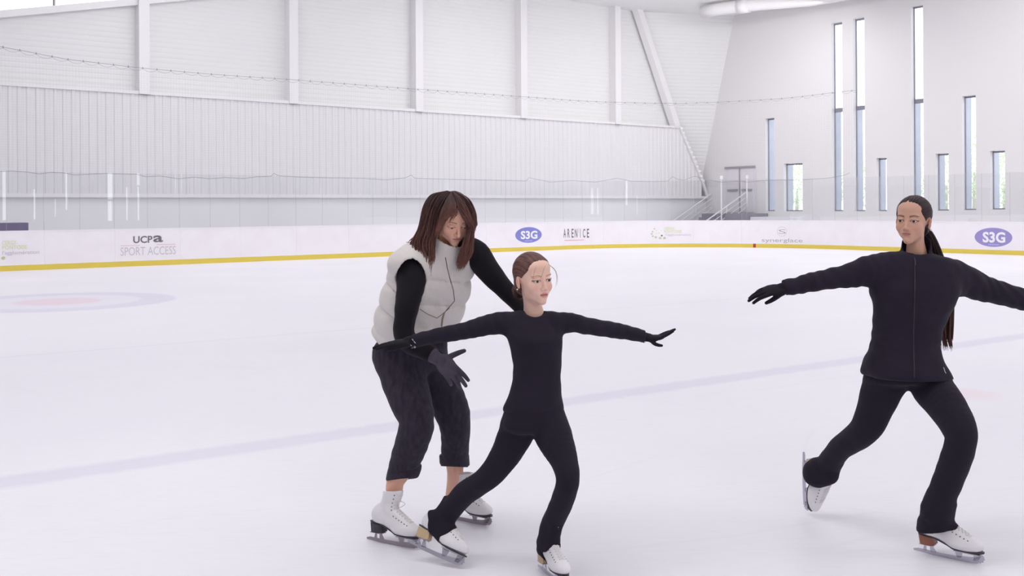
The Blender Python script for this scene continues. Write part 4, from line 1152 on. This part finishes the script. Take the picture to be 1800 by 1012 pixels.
# =============================== the girl in front, arms spread
def girl_front():
    global SK
    root = empty('person', P(935, 1000, 4.5)*A3(1, 1, 0), 'small girl in black top and leggings, arms spread, hair in a low bun', 'person')
    o = P(936.5, 490, 4.52); R = frame(yaw=33, pitch=3, roll=-3); sc = .985
    SK = lin(246, 205, 187)
    cfg = dict(skin=SK, blush=lin(226, 148, 140), lipc=lin(216, 132, 130), browc=lin(140, 98, 82), browt=.0022, jaw=.97, nose=.97, open=.0026, eye=.0055, neck=.84, lips=.95, mouthc=lin(112, 50, 52))
    neck = P(939, 556, 4.55)
    hd = head_mesh(o, R, sc, neck, cfg)
    torso = trows([(938, 546, 4.55, 26, 22, 10), (938, 556, 4.54, 46, 27, 10), (938, 566, 4.53, 51, 31, 10), (938, 580, 4.52, 52, 35, 10), (941, 600, 4.5, 48, 38, 10), (944, 630, 4.5, 43.5, 36, 12), (944, 655, 4.5, 42, 34, 14), (942, 684, 4.5, 45, 36, 16), (938, 712, 4.5, 53, 40, 18), (938, 727, 4.5, 55, 42, 18)])
    aL = rows([(905, 566, 4.53, 18), (886, 567, 4.52, 19.5), (862, 570, 4.50, 18.5), (818, 581, 4.47, 15.2), (785, 587, 4.44, 14.2), (758, 592, 4.42, 12.8), (724, 600, 4.40, 11.6)])
    aR = rows([(975, 566, 4.53, 18), (992, 566, 4.54, 17.5), (1010, 568, 4.55, 16.5), (1040, 574, 4.58, 14.8), (1085, 581, 4.62, 14.0), (1110, 586, 4.64, 12.2), (1136, 592, 4.66, 11.0)])
    def b(s):
        s.loft(torso, k=.02, wr=folds(.0016, 6, 0, 34, 3), p=2.2)
        s.chain(aL, k=.030, wr=folds(.0018, 70, 0, 14, 1)); s.chain(aR, k=.030, wr=folds(.0018, 70, 0, 14, 2))
    def cut(s):
        c = P(940, 547, 4.49)
        s.ell(P(941, 541, 4.50), (.058, .064, .040), k=.006, op='s')       # round neckline
        s.plane(P(724, 600, 4.4), A3(-1, 0, -.1)); s.plane(P(1134, 592, 4.66), A3(1, 0, -.1), box=(P(1000, 650, 4.4)-A3(0, .3, 0), P(1200, 500, 4.8)+A3(0, .3, 0)))
        s.plane(P(938, 727, 4.5), A3(.03, 0, -1))
    top = garment('long_sleeve_top', M['top'], root, .0058, b, aL, aR, [(k[0], k[1], k[2], k[3]) for k in torso], post=cut)
    # raised neckband
    mb = MB(); ring = []
    skate(root, A3(-.470, 4.60, .075), P(815, 1000, 4.47), A3(.46, .22, .62), 1.0, M['solet'], M['blade'], bow=False, label='small white skate with tan heel, trailing behind', welt=M['solek'])
    hl = P(949, 999, 4.485); hl[2] = 0; tl = P(995, 1036, 4.25); tl[2] = 0
    skate(root, hl, tl, A3(.10, -.02, 1), .93, M['solet'], M['blade'], bow=False, label='small white skate with tan heel, carrying her weight', welt=M['solek'])
    b1, b2 = BOOT[-2], BOOT[-1]
    pelvis = trows([(938, 700, 4.5, 46, 35, 18), (938, 722, 4.5, 52, 39, 18), (938, 742, 4.5, 57, 41, 18), (940, 757, 4.5, 52, 36, 18)])
    lL = rows([(916, 738, 4.53, 31), (906, 764, 4.52, 31), (884, 806, 4.50, 25.5), (860, 836, 4.50, 22), (838, 853, 4.54, 20.5), (816, 868, 4.58, 20.5), (791, 897, 4.62, 19), (785, 905, 4.62, 19)])
    lR = rows([(962, 738, 4.49, 31), (973, 766, 4.46, 33), (991, 808, 4.38, 24.5), (998, 842, 4.32, 21), (991, 873, 4.34, 20.5), (980, 900, 4.38, 19.5), (968, 925, 4.42, 18.5), (965, 946, 4.43, 20)])
    st1 = rows([(784, 900, 4.62, 34), (778, 922, 4.60, 27), (768, 940, 4.58, 17), (761, 962, 4.57, 10), (757, 975, 4.56, 7)]); st2 = rows([(968, 930, 4.42, 30), (965, 945, 4.42, 26), (958, 958, 4.44, 15), (951, 975, 4.42, 10), (955, 1000, 4.40, 9)])
    def b(s):
        s.loft(pelvis, k=.02); s.chain(lL, k=.025, wr=folds(.0009, 10, 0, 40, 4)); s.chain(lR, k=.025, wr=folds(.0009, 10, 0, 40, 5))
    def cut(s):
        pass
    leg = garment('leggings', M['leg'], root, .0056, lambda s: (b(s), over_boot(s, b1, st1, .0075), over_boot(s, b2, st2, .0085)), lL, lR, st1, st2, [(k[0], k[1], k[2], k[3]) for k in pelvis])
    body_skin(root, hd, [aL[:-1], aR[:-1], lL, lR], [torso[1:-2]])
    eyeballs(root, o, R, sc, A3(.50, -1, -.02), M['iris2'])
    # hair: cap, low bun, a few loose wisps
    hc = dict(h1=lin(86, 58, 54), h2=lin(128, 92, 84), seed=3, edge=-.004)
    cv, cf, cc = hair_cap(o, R, sc, hc, bun=(-.0, .10, -.055))
    lk = []; rs = np.random.RandomState(2); bc = o+R@A3(-.004, .106, -.070)
    for i in range(46):          # turns of hair wound round the bun
        a0 = rs.rand()*6.28; tilt = rs.uniform(-.5, .5); r = .031*(1-.35*abs(tilt))
        e1 = R@nrm(A3(1, 0, tilt)); e2 = R@nrm(A3(0, .25, 1)); e3 = np.cross(e1, e2)
        lk.append([bc+r*(e1*math.cos(a0+t)+e2*math.sin(a0+t)*.95)+e3*tilt*.030 for t in np.linspace(0, 3.6, 6)])
    mb, mc = locks(lk, .0058, (lin(58, 38, 38), lin(104, 72, 66)), 1)
    sb = SDF(bc-.05, bc+.05, .003); sb.ell(bc, (.031, .028, .030), k=0); bv, bf = sb.mesh()
    ws = []
    for a, b2, c2, d2 in (((.012, -.085, .070), (-.010, -.100, .050), (-.022, -.100, .022), (-.030, -.090, .000)), ((-.03, -.075, .068), (-.045, -.082, .048), (-.050, -.080, .024), (-.048, -.072, .006)), ((.030, -.078, .070), (.062, -.082, .040), (.078, -.072, .0), (.074, -.064, -.045)), ((.034, -.074, .070), (.070, -.074, .040), (.088, -.064, .0), (.088, -.055, -.035))):
        ws.append([o+R@A3(*q) for q in (a, b2, c2, d2)])
    wm, wc = locks(ws, .0007, (lin(170, 132, 108), lin(200, 160, 130)), 4)
    V, Fc, Cc = merge((cv, cf, cc), (mb.v, mb.f, mc), (bv, bf, np.tile(np.array(lin(70, 46, 44)), (len(bv), 1))), (wm.v, wm.f, wc))
    mk('hair', V, Fc, M['hair'], root, True, cols=Cc)
    sb = SDF(-A3(.01, .01, .01), A3(.01, .01, .01), .001); sb.ell((0, 0, 0), (.0035, .0035, .0035), k=0); v, f = sb.mesh()
    mk('earring', v+(o+R@A3(-.079, .006, -.040)), f, M['pearl'], root, True)
    # gloves
    w = P(722, 600, 4.40)
    g1 = glove(root, M['glv'], fdir=aL[-1][:3]-aL[-2][:3], box=(w-A3(.22, .12, .12), w+A3(.10, .12, .12)), h=.0024, wrist=w, d=A3(-1, -.02, -.10), up=A3(-.05, -.16, 1), thumb_side=-1, sc=.92, curls=[(.06, .10), (.02, .12), (.06, .14), (.10, .18)], spread=.10, thumb=(.12, 1, -.22), wr=.0285, fore=.085)
    w2 = P(1136, 593, 4.66)
    g2 = glove(root, M['glv'], fdir=aR[-1][:3]-aR[-2][:3], box=(w2-A3(.10, .12, .12), w2+A3(.20, .12, .14)), h=.0024, wrist=w2, d=A3(1, -.10, .02), up=A3(-.1, -.1, 1), thumb_side=1, sc=.80, curls=[(-.46, -.05), (-.50, -.05), (-.48, 0), (-.44, .05)], spread=.05, thumb=(-.15, .8, -.95), wr=.031, fore=.045, tcurl=1.6)
    # pale flecks printed round the cuffs
    for gi, (c, dd, rr, n) in enumerate(((w+A3(.012, 0, 0), A3(1, 0, .1), .0265, 9), (w2-A3(.012, 0, 0), A3(1, 0, -.1), .0235, 7))):
        mb = MB(); e1 = A3(0, -1, 0); e2 = np.cross(nrm(dd), e1)
        for i in range(n):
            a = -.4+i*.42; p = c+rr*(e1*math.cos(a)+e2*math.sin(a))+nrm(dd)*(.010*math.sin(i*2.3)); tn = nrm(-e1*math.sin(a)+e2*math.cos(a)); o_ = nrm(p-c)
            mb.tube([p-tn*.004-nrm(dd)*.003, p+o_*.0015, p+tn*.004+nrm(dd)*.003], .0011, 6)
        mb.build('cuff_fleck', M['white'], (g1, g2)[gi])
    return root

# =============================== the girl in the zip jacket
def girl_right():
    global SK
    root = empty('person', P(1640, 975, 4.6)*A3(1, 1, 0), 'older girl in black zip jacket and flared trousers, long ponytail, looking left', 'person')
    o = P(1605.5, 387.5, 4.80); R = frame(yaw=-41, pitch=1, roll=2); sc = .985
    SK = lin(216, 170, 148)
    cfg = dict(skin=SK, blush=lin(226, 150, 130), lipc=lin(194, 124, 120), browc=lin(54, 36, 34), browt=.0046, jaw=.92, nose=.99, eye=.0045, neck=.85, lips=1.0)
    neck = P(1611, 447, 4.83)
    hd = head_mesh(o, R, sc, neck, cfg)
    torso = trows([(1610, 443, 4.83, 30, 26, -6), (1609, 452, 4.82, 56, 32, -6), (1609, 464, 4.82, 70, 38, -6), (1608, 485, 4.81, 76, 44, -6), (1606, 515, 4.8, 75, 48, -6), (1602, 545, 4.8, 65, 48, -4), (1595, 579, 4.8, 58, 44, -2), (1591, 614, 4.8, 60, 44, 0), (1592, 645, 4.8, 73, 56, 0), (1595, 668, 4.8, 80, 64, 0)])
    aL = rows([(1570, 476, 4.81, 32), (1548, 474, 4.80, 29), (1525, 476, 4.79, 26.5), (1495, 484, 4.78, 21.5), (1457, 490, 4.76, 18), (1418, 498, 4.73, 16.5), (1398, 502, 4.72, 14.5), (1378, 506, 4.71, 14)])
    aR = rows([(1650, 484, 4.82, 33), (1672, 486, 4.83, 31), (1694, 493, 4.84, 28.5), (1727, 506, 4.86, 23.5), (1762, 516, 4.88, 20.5), (1800, 527, 4.90, 19), (1850, 541, 4.92, 15), (1884, 550, 4.93, 13.5)])
    coll = rows([(1609, 456, 4.83, 28), (1610, 446, 4.825, 26), (1611, 429, 4.82, 24.5)])
    def b(s):
        s.loft(torso, k=.02, wr=folds(.0022, 16, 0, 30, 7), p=2.25)
        s.chain(aL, k=.035, wr=folds(.0030, 55, 0, 22, 8)); s.chain(aR, k=.035, wr=folds(.0030, 55, 0, 22, 9)); s.chain(coll, k=.012)
    def cut(s):
        c = P(1611, 437, 4.82)
        s.plane(P(1612, 434, 4.75), A3(0, -.62, 1), box=(c-A3(.15, .15, .06), c+A3(.15, .2, .2)))
        s.chain(rows([(1610, 453, 4.81, 15), (1610, 443, 4.81, 21), (1611, 415, 4.80, 24)]), k=.004, op='s')
        s.cone(P(1604, 447, 4.66), P(1606, 432, 4.72), .016, .034, k=.006, op='s')
        s.plane(P(1378, 506, 4.71), A3(-1, 0, -.25), box=(P(1300, 560, 4.6)-A3(.1, .2, 0), P(1420, 440, 4.8)+A3(0, .2, 0)))
        s.plane(P(1884, 550, 4.93), A3(1, 0, -.25), box=(P(1850, 600, 4.8)-A3(0, .2, 0), P(1990, 500, 5)+A3(0, .2, 0)))
        s.plane(P(1595, 667, 4.74), A3(0, -.05, -1))
    jk = garment('zip_jacket', M['jack'], root, .0062, b, aL, aR, coll, [(k[0], k[1], k[2], k[3]) for k in torso], post=cut)
    z = drape(jk, [(1607, 452), (1608, 462), (1608, 480), (1608, 510), (1607, 545), (1606, 580), (1606, 615), (1607, 645), (1607, 664)], .001)
    MB().tube(z, .0022, 6).build('zip', M['seamk'], jk)
    z = drape(jk, [(1608, 455), (1609, 466)], .003); MB().tube(z, .0034, 8).build('zip_pull', M['seamk'], jk)
    z = drape(jk, [(1658.5, 645.5), (1660, 649), (1661, 653), (1663, 656)], .002); MB().tube(z, .0014, 6).build('white_emblem', M['white'], jk)
    for sx in ():
        z = drape(jk, list(zip(sx, (500, 560, 610, 660))), .0002); MB().tube(z, .0012, 5).build('seam_line', M['seamk'], jk)
    hl = P(1613, 969, 4.68); hl[2] = 0; tl = P(1734, 995.5, 4.485); tl[2] = 0
    skate(root, hl, tl, A3(.02, -.02, 1), 1.05, M['soleb'], M['blade'], bow=False, label='white skate with brown heel block, flat on the ice', welt=M['solek'])
    bt = BOOT[-1]; bnd = rows([(1652, 905, 4.6, 34), (1642, 918, 4.62, 28), (1633, 931, 4.64, 18)])
    pelvis = trows([(1594, 632, 4.81, 58, 42, 0), (1594, 650, 4.81, 66, 46, 0), (1596, 666, 4.81, 70, 44, 0), (1596, 672, 4.81, 64, 40, 0)])
    lL = rows([(1566, 655, 4.84, 38), (1552, 680, 4.85, 35.5), (1540, 712, 4.86, 31), (1526, 746, 4.87, 27.5), (1508, 766, 4.92, 24), (1478, 787, 5.02, 20.5), (1456, 816, 5.12, 19)])
    cf1 = rows([(1464, 806, 5.10, 18.5), (1452, 822, 5.14, 21), (1442, 828, 5.16, 25), (1437, 831, 5.17, 25.5)])
    lR = rows([(1622, 655, 4.82, 30), (1640, 684, 4.76, 35), (1664, 714, 4.64, 33), (1685, 750, 4.54, 29.5), (1689, 774, 4.51, 26.5), (1678, 813, 4.54, 26.5), (1660, 860, 4.58, 24.5), (1647, 893, 4.61, 26)])
    cf2 = rows([(1653, 880, 4.6, 24), (1648, 900, 4.61, 26.5), (1646, 918, 4.62, 29), (1645, 942, 4.625, 32)])
    def b(s):
        s.loft(pelvis, k=.02); s.chain(lL, k=.03, wr=folds(.0012, 12, 0, 38, 11)); s.chain(lR, k=.03, wr=folds(.0012, 12, 0, 38, 12))
        over_boot(s, bt, bnd, .005)
        s.chain(rows([(1446, 834, 5.15, 20), (1457, 834, 5.12, 17)]), k=.02)
        s.chain(cf1, k=.02, wr=folds(.002, 60, 0, 20, 14)); s.chain(cf2, k=.02, wr=folds(.0022, 6, 0, 70, 13))
    def cut(s):
        a = P(1643, 933, 4.6); s.plane(a, A3(.19, -.12, -1), box=(a-A3(.2, .2, .3), a+A3(.2, .2, .12)))
    tr = garment('flared_trousers', M['leg'], root, .0060, b, lL, lR, cf1, cf2, [(k[0], k[1], k[2], k[3]) for k in pelvis], post=cut)
    body_skin(root, hd, [aL[:-1], aR[:-1], lL, lR], [torso[2:-3]])
    eyeballs(root, o, R, sc, A3(-.85, -1, -.02), M['iris'])
    hc = dict(h1=lin(34, 22, 26), h2=lin(62, 44, 46), seed=5, part=-.006, edge=.002, temple=-.010)
    cv, cf, cc = hair_cap(o, R, sc, hc, bun=(0, .10, -.045))
    rs = np.random.RandomState(7); lk = []
    ctl = [(1626, 401, 4.85, 6), (1632, 411, 4.885, 8), (1642, 434, 4.925, 11), (1653, 470, 4.965, 12.5), (1662, 520, 4.975, 13), (1663, 560, 4.965, 12), (1663, 592, 4.955, 11), (1666, 614, 4.945, 9)]
    for i in range(90):
        a = rs.rand()*6.28; q = rs.rand()**.5; e = rs.uniform(.86, 1.0); pts = []
        for j, (x, y, D, r) in enumerate(ctl):
            rr = r/F*D*q; pts.append(P(x+(1.5*math.sin(i+j*.9)), y if j < 7 else 592+(y-592)*rs.uniform(-.4, 1.15), D)+A3(math.cos(a)*rr, math.sin(a)*rr*.8, 0))
        lk.append(pts)
    mb, mc = locks(lk, .0048, (lin(34, 22, 26), lin(66, 44, 46), lin(108, 72, 62)), 3)
    V, Fc, Cc = merge((cv, cf, cc), (mb.v, mb.f, mc)); mk('hair', V, Fc, M['hair'], root, True, cols=Cc)
    hc_ = P(1630, 407, 4.875); mb = MB(); mb.tube([hc_+A3(.014*math.cos(t), .014*math.sin(t), .004*math.cos(t)) for t in np.linspace(0, 6.28, 14)], .004, 6); mb.build('hair_tie', M['seamk'], root)
    sb = SDF(-A3(.012, .012, .012), A3(.012, .012, .012), .001); sb.ell((0, 0, 0), (.005, .005, .005), k=0); v, f = sb.mesh()
    mk('earring', v+(o+sc*(R@A3(.081, .006, -.041))), f, M['pearl'], root, True)
    w = P(1380, 505.5, 4.71)
    glove(root, M['glv'], fdir=aL[-1][:3]-aL[-2][:3], box=(w-A3(.24, .14, .14), w+A3(.10, .14, .12)), h=.0024, wrist=w, d=A3(-1, -.04, -.16), up=A3(-.25, -.55, 1), thumb_side=-1, sc=1.04, curls=[(.22, .22), (.16, .24), (.20, .26), (.26, .30)], spread=.25, thumb=(.25, 1, -.50), wr=.032, fore=.045)
    w = P(1880, 549, 4.93)
    glove(root, M['glv'], fdir=aR[-1][:3]-aR[-2][:3], box=(w-A3(.10, .12, .14), w+A3(.24, .12, .12)), h=.003, wrist=w, d=A3(1, 0, -.2), up=A3(.1, -.3, 1), thumb_side=1, sc=1.0, curls=[.1, .12, .12, .16], wr=.031, fore=.09)
    skate(root, P(1410, 799, 5.26), P(1412, 898, 5.24), A3(.60, -.80, .2), 1.0, M['solet'], M['blade'], bow=False, shaft=.195, lean=-.035, label='white skate lifted behind, toe pointing down', welt=M['solek'])
    return root

# =============================== the woman in the cream vest
def woman():
    global SK
    root = empty('person', P(740, 950, 4.95)*A3(1, 1, 0), 'woman in cream padded vest and rolled black jeans leaning over the small girl', 'person')
    o = P(797, 383, 4.74); R = frame(yaw=22, pitch=30, roll=0); sc = 1.0
    SK = lin(240, 188, 164)
    cfg = dict(skin=SK, blush=lin(232, 160, 142), lipc=lin(206, 128, 122), browc=lin(78, 54, 50), browt=.003, jaw=1.0, nose=1.05, eye=.0019, lid=.0035, neck=.92, lips=.85)
    neck = P(779, 447, 4.84)
    hd = head_mesh(o, R, sc, neck, cfg)
    torso = trows([(781, 434, 4.83, 34, 30, 32), (774, 444, 4.83, 60, 38, 32), (768, 458, 4.83, 70, 46, 32), (760, 480, 4.84, 73, 52, 32), (750, 513, 4.87, 75, 56, 32), (735, 555, 4.91, 73, 56, 32), (720, 603, 4.96, 69, 56, 32)])
    ax = nrm(torso[-1][:3]-torso[0][:3]); c0 = torso[0][:3]
    shR = rows([(740, 462, 4.76, 30), (722, 464, 4.72, 32), (708, 466, 4.71, 27)]); shL = rows([(800, 455, 4.84, 30), (815, 452, 4.84, 26)])
    coll = rows([(778, 454, 4.80, 34), (783, 442, 4.79, 32), (786, 431, 4.78, 29)])
    def quilt(X, Y, Z):
        t = (X-c0[0])*ax[0]+(Y-c0[1])*ax[1]+(Z-c0[2])*ax[2]
        w = t+.006*np.sin(14*X+9*Y)+.004*np.sin(31*X)
        q = np.abs(np.sin(math.pi*w/.118))**.42
        cr = .0018*np.sin(60*X+40*Z+3*np.sin(25*Y))*(1-q)
        return (-.017*q+.010+cr*3).astype(np.float32)
    def b(s):
        s.loft(torso, k=.02, wr=quilt, p=2.4); s.chain(shR, k=.03, inflate=.002); s.chain(shL, k=.03); s.chain(coll, k=.015)
    def cut(s):
        # arm holes
        s.ell(P(722, 486, 4.69), (.068, .075, .105), k=.010, op='s')
        s.ell(P(846, 458, 4.80), (.055, .07, .09), k=.010, op='s')
        s.chain(rows([(786, 441, 4.79, 17), (789, 430, 4.78, 21), (793, 412, 4.76, 26)]), k=.008, op='s')
        s.plane(P(722, 606, 4.95), A3(.10, -.1, -1))
        # front opening line
        z = rows([(787, 440, 4.66, 3), (786, 470, 4.64, 3), (797, 505, 4.68, 3), (799, 530, 4.70, 3), (783, 547, 4.72, 3), (777, 575, 4.75, 3), (775, 615, 4.78, 3)])
    vest = garment('padded_vest', M['vest'], root, .0058, b, shR, shL, coll, [(k[0], k[1], k[2], k[3]) for k in torso], post=cut)
    z = drape(vest, [(783, 452), (786, 470), (791, 490), (797, 510), (799, 529), (791, 538), (783, 547), (778, 560), (776, 580), (776, 600)], .0)
    MB().tube(z, .0019, 6).build('zip', M['seamk'], vest)
    z = drape(vest, [(781, 549), (778, 560), (776.5, 572)], .002); MB().tube(z, .0042, 8).build('zip_tape', M['brass'], vest)
    z = drape(vest, [(738, 543), (752, 552), (768, 559), (780, 550), (790, 541)], .0); MB().tube(z, .0022, 6).build('pocket_seam', M['brass'], vest)
    aR_ = rows([(737, 462, 4.78, 24), (728, 474, 4.74, 27), (724, 492, 4.70, 26.5), (717, 530, 4.66, 22), (711, 565, 4.65, 19), (711, 590, 4.65, 18.5), (724, 605, 4.66, 18), (748, 617, 4.64, 15.5), (768, 628, 4.62, 13)])
    aL_ = rows([(815, 440, 4.84, 24), (836, 447, 4.84, 25.5), (857, 474, 4.86, 21), (881, 502, 4.86, 18), (903, 524, 4.83, 15.5), (920, 545, 4.78, 14), (926, 560, 4.75, 12.5)])
    chest = trows([(781, 440, 4.83, 30, 26, 32), (768, 460, 4.83, 56, 36, 32), (752, 510, 4.87, 58, 42, 32), (724, 600, 4.95, 54, 40, 32)])
    def b(s):
        s.loft(chest, k=.02); s.chain(aR_, k=.03, wr=folds(.0014, 12, 0, 50, 21)); s.chain(aL_, k=.03, wr=folds(.0014, 40, 0, 40, 22))
        s.chain(rows([(779, 452, 4.82, 24), (784, 436, 4.80, 21)]), k=.01)
    def cut(s): s.chain(rows([(783, 452, 4.79, 15), (788, 430, 4.77, 20)]), k=.004, op='s')
    sw = garment('sweater', M['sweat'], root, .0062, b, aR_, aL_, [(k[0], k[1], k[2], k[3]) for k in chest], post=cut)
    pelvis = trows([(719, 592, 4.95, 62, 46, 30), (722, 610, 4.96, 66, 50, 30), (725, 630, 4.96, 63, 48, 30), (730, 652, 4.97, 54, 44, 30)])
    lL = rows([(694, 625, 4.93, 38), (702, 645, 4.92, 39), (711, 670, 4.89, 39.5), (722, 705, 4.84, 36.5), (732, 735, 4.80, 31.5), (729, 762, 4.81, 30.5), (717, 797, 4.85, 28), (707, 828, 4.88, 25.5), (704, 848, 4.89, 25)])
    lR = rows([(748, 625, 4.99, 36), (757, 650, 5.01, 37), (776, 682, 5.03, 34.5), (793, 720, 5.04, 31.5), (800, 750, 5.06, 27), (800, 785, 5.12, 24.5), (799, 822, 5.18, 24.5)])
    def b(s):
        s.loft(pelvis, k=.02); s.chain(lL, k=.025, wr=folds(.0018, 10, 0, 55, 31)); s.chain(lR, k=.02, wr=folds(.0018, 10, 0, 55, 32))
    def cut(s):
        a = P(704, 842, 4.88); s.plane(a, A3(.10, -.30, -1), box=(a-A3(.15, .15, .2), a+A3(.15, .15, .05)))
        a = P(799, 820, 5.17); s.plane(a, A3(-.05, -.25, -1), box=(a-A3(.12, .15, .2), a+A3(.15, .15, .05)))
        s.plane(P(720, 598, 4.95), A3(0, 0, 1))
        s.cone(P(703, 846, 4.88), P(698, 870, 4.88), .052, .055, k=.003, op='s'); s.cone(P(799, 823, 5.18), P(800, 850, 5.2), .050, .055, k=.003, op='s')
    jn = garment('rolled_jeans', M['jean'], root, .0060, b, lL, lR, [(k[0], k[1], k[2], k[3]) for k in pelvis], post=cut)
    for rr_, n1, n0 in ((rows([(713, 819, 4.875, 28.5), (709, 830, 4.88, 28), (706, 843, 4.89, 27.5)]), A3(.10, -.30, -1), A3(-.22, .05, 1)), (rows([(799, 796, 5.155, 26.5), (799, 806, 5.165, 26.5), (799, 818, 5.18, 26.5)]), A3(-.05, -.25, -1), A3(0, .1, 1))):
        a0, a1 = rr_[0][:3], rr_[-1][:3]
        def cf(s):
            s.chain(rr_, k=0, wr=folds(.0012, 30, 0, 30, 33)); s.plane(a0-A3(0, 0, .006), n0, k=.010); s.plane(a1, n1, k=.012)
            q = [np.append(w[:3], w[3]-.012) for w in rr_]; q = [q[0]+A3(0, 0, .05, 0)]+q+[q[-1]-A3(0, 0, .06, 0)]; s.chain(q, k=.004, op='s')
        garment('cuff', M['jean'], root, .004, cf, rr_).parent = jn
    anL = rows([(704, 830, 4.885, 18), (695, 846, 4.89, 15.5), (693, 860, 4.89, 15), (690, 876, 4.89, 12)]); anR = rows([(799, 806, 5.18, 17), (800, 826, 5.19, 14.5), (800, 845, 5.20, 14.5), (797, 870, 5.2, 14)])
    body_skin(root, hd, [aR_, aL_, lL[:-2], lR[:-2], anL, anR], [chest], h=.009, fine=(anL, anR))
    eyeballs(root, o, R, sc, A3(.28, -.5, -.9), M['iris'])
    # hair: parted in the middle, hanging forward past the shoulders
    hc = dict(h1=lin(60, 40, 42), h2=lin(92, 64, 62), seed=9, part=.004, edge=.010)
    cv, cf, cc = hair_cap(o, R, sc, hc, bun=(0, .14, -.30))
    rs = np.random.RandomState(12); lk = []
    def side(n, A, B, DA, DB, r=1.0, jit=3.0, tail=(.90, 1.03)):
        """strands spread between two px control lines A and B, at depths DA..DB"""
        for i in range(n):
            t = rs.rand(); u = rs.rand(); pts = []; e = rs.uniform(*tail)
            for j in range(len(A)):
                x = A[j][0]*(1-t)+B[j][0]*t; y = A[j][1]*(1-t)+B[j][1]*t
                if j > 1: x += rs.uniform(-jit, jit)
                if j == len(A)-1: y = A[j-1][1]*(1-t)+B[j-1][1]*t+(y-(A[j-1][1]*(1-t)+B[j-1][1]*t))*(.35+.75*rs.rand()+(e-.95))
                D = DA[j]*(1-u)+DB[j]*u
                pts.append(P(x, y, D))
            lk.append(pts)
    # left mass
    Aout = [(786, 335), (760, 343), (746, 368), (739, 398), (726, 428), (733, 455), (741, 474)]
    Ain = [(793, 337), (786, 350), (775, 372), (769, 398), (764, 428), (764, 452), (757, 482)]
    side(300, Aout, Ain, [4.70, 4.67, 4.655, 4.66, 4.67, 4.67, 4.67], [4.72, 4.72, 4.72, 4.73, 4.74, 4.75, 4.74])
    side(150, [(786, 336), (757, 343), (745, 368), (738, 400), (722, 430), (722, 452), (728, 470)], [(788, 338), (768, 352), (758, 380), (752, 410), (745, 438), (742, 455), (745, 475)], [4.74, 4.76, 4.76, 4.76, 4.76, 4.75, 4.74], [4.80, 4.84, 4.84, 4.84, 4.83, 4.81, 4.79])
    # wisps thrown out to the left
    side(7, [(770, 360), (748, 385), (734, 405), (722, 418), (719, 430)], [(770, 365), (752, 392), (742, 412), (728, 428), (714, 424)], [4.8]*5, [4.82]*5)
    # fringe sweeping over the image-left eye
    side(120, [(793, 337), (784, 352), (776, 374), (770, 398), (766, 420)], [(795, 337), (796, 350), (792, 366), (784, 384), (775, 404)], [4.685, 4.638, 4.615, 4.62, 4.63], [4.70, 4.645, 4.62, 4.62, 4.635], tail=(.85, 1.0))
    side(34, [(793, 337), (792, 350), (790, 362), (784, 378), (778, 396)], [(796, 338), (801, 350), (804, 362), (803, 376), (797, 390)], [4.685, 4.640, 4.617, 4.612, 4.615], [4.70, 4.645, 4.620, 4.614, 4.618], tail=(.7, 1.0))
    # right mass
    side(260, [(795, 336), (816, 346), (830, 368), (834, 392), (831, 420), (829, 445), (818, 470)], [(795, 338), (806, 352), (817, 376), (822, 402), (816, 425), (808, 448), (804, 474)], [4.70, 4.67, 4.65, 4.65, 4.66, 4.67, 4.68], [4.73, 4.76, 4.77, 4.77, 4.77, 4.77, 4.76])
    side(60, [(795, 336), (808, 346), (820, 364), (828, 384), (832, 398)], [(795, 338), (800, 350), (806, 366), (816, 385), (826, 402)], [4.685, 4.635, 4.615, 4.62, 4.64], [4.70, 4.645, 4.63, 4.64, 4.66], tail=(.8, 1.0))
    side(50, [(795, 336), (822, 348), (834, 372), (836, 394), (829, 405)], [(800, 340), (826, 352), (832, 376), (834, 398), (834, 408)], [4.76, 4.77, 4.78, 4.78, 4.78], [4.79, 4.80, 4.81, 4.81, 4.80])
    mb, mc = locks(lk, .0027, (lin(46, 31, 33), lin(94, 64, 61), lin(156, 106, 92)), 5, n=4)
    V, Fc, Cc = merge((cv, cf, cc), (mb.v, mb.f, mc)); mk('hair', V, Fc, M['hair'], root, True, cols=Cc)
    w = P(771, 630, 4.60)
    glove(root, M['gglv'], fdir=aR_[-1][:3]-aR_[-2][:3], box=(w-A3(.12, .16, .22), w+A3(.22, .16, .12)), h=.0024, wrist=w, d=A3(.66, -.20, -.66), up=A3(.22, -1, .30), thumb_side=-1, sc=1.04, curls=[(.20, .30), (.26, .34), (.34, .42), (.45, .55)], spread=.55, thumb=(1.0, .30, .05), wr=.032, fore=.035, tcurl=.1, infl=.0012)
    w = P(927, 562, 4.735)
    glove(root, M['gglv'], fdir=aL_[-1][:3]-aL_[-2][:3], box=(w-A3(.14, .16, .22), w+A3(.16, .16, .12)), h=.003, wrist=w, d=A3(.15, -.05, -1), up=A3(0, 1, 0), thumb_side=1, sc=.93, curls=[.05, .05, .06, .08], wr=.029, fore=.03)
    hl = P(647, 949, 4.887); hl[2] = 0; tl = P(744, 968.5, 4.73); tl[2] = 0
    skate(root, hl, tl, P(700, 855, 4.885)-P(684, 930, 4.88), 1.05, M['solek'], M['bladed'], label='white skate with black heel, nearest the trailing small skate', shaft=.236)
    hl = P(783, 909, 5.24); hl[2] = 0; tl = P(869, 927, 5.065); tl[2] = 0
    skate(root, hl, tl, P(803, 840, 5.2)-P(803, 905, 5.19), 1.03, M['solek'], M['bladed'], label='white skate with black sole, partly hidden by a black legging', shaft=.236)
    return root
girl_front(); girl_right(); woman()
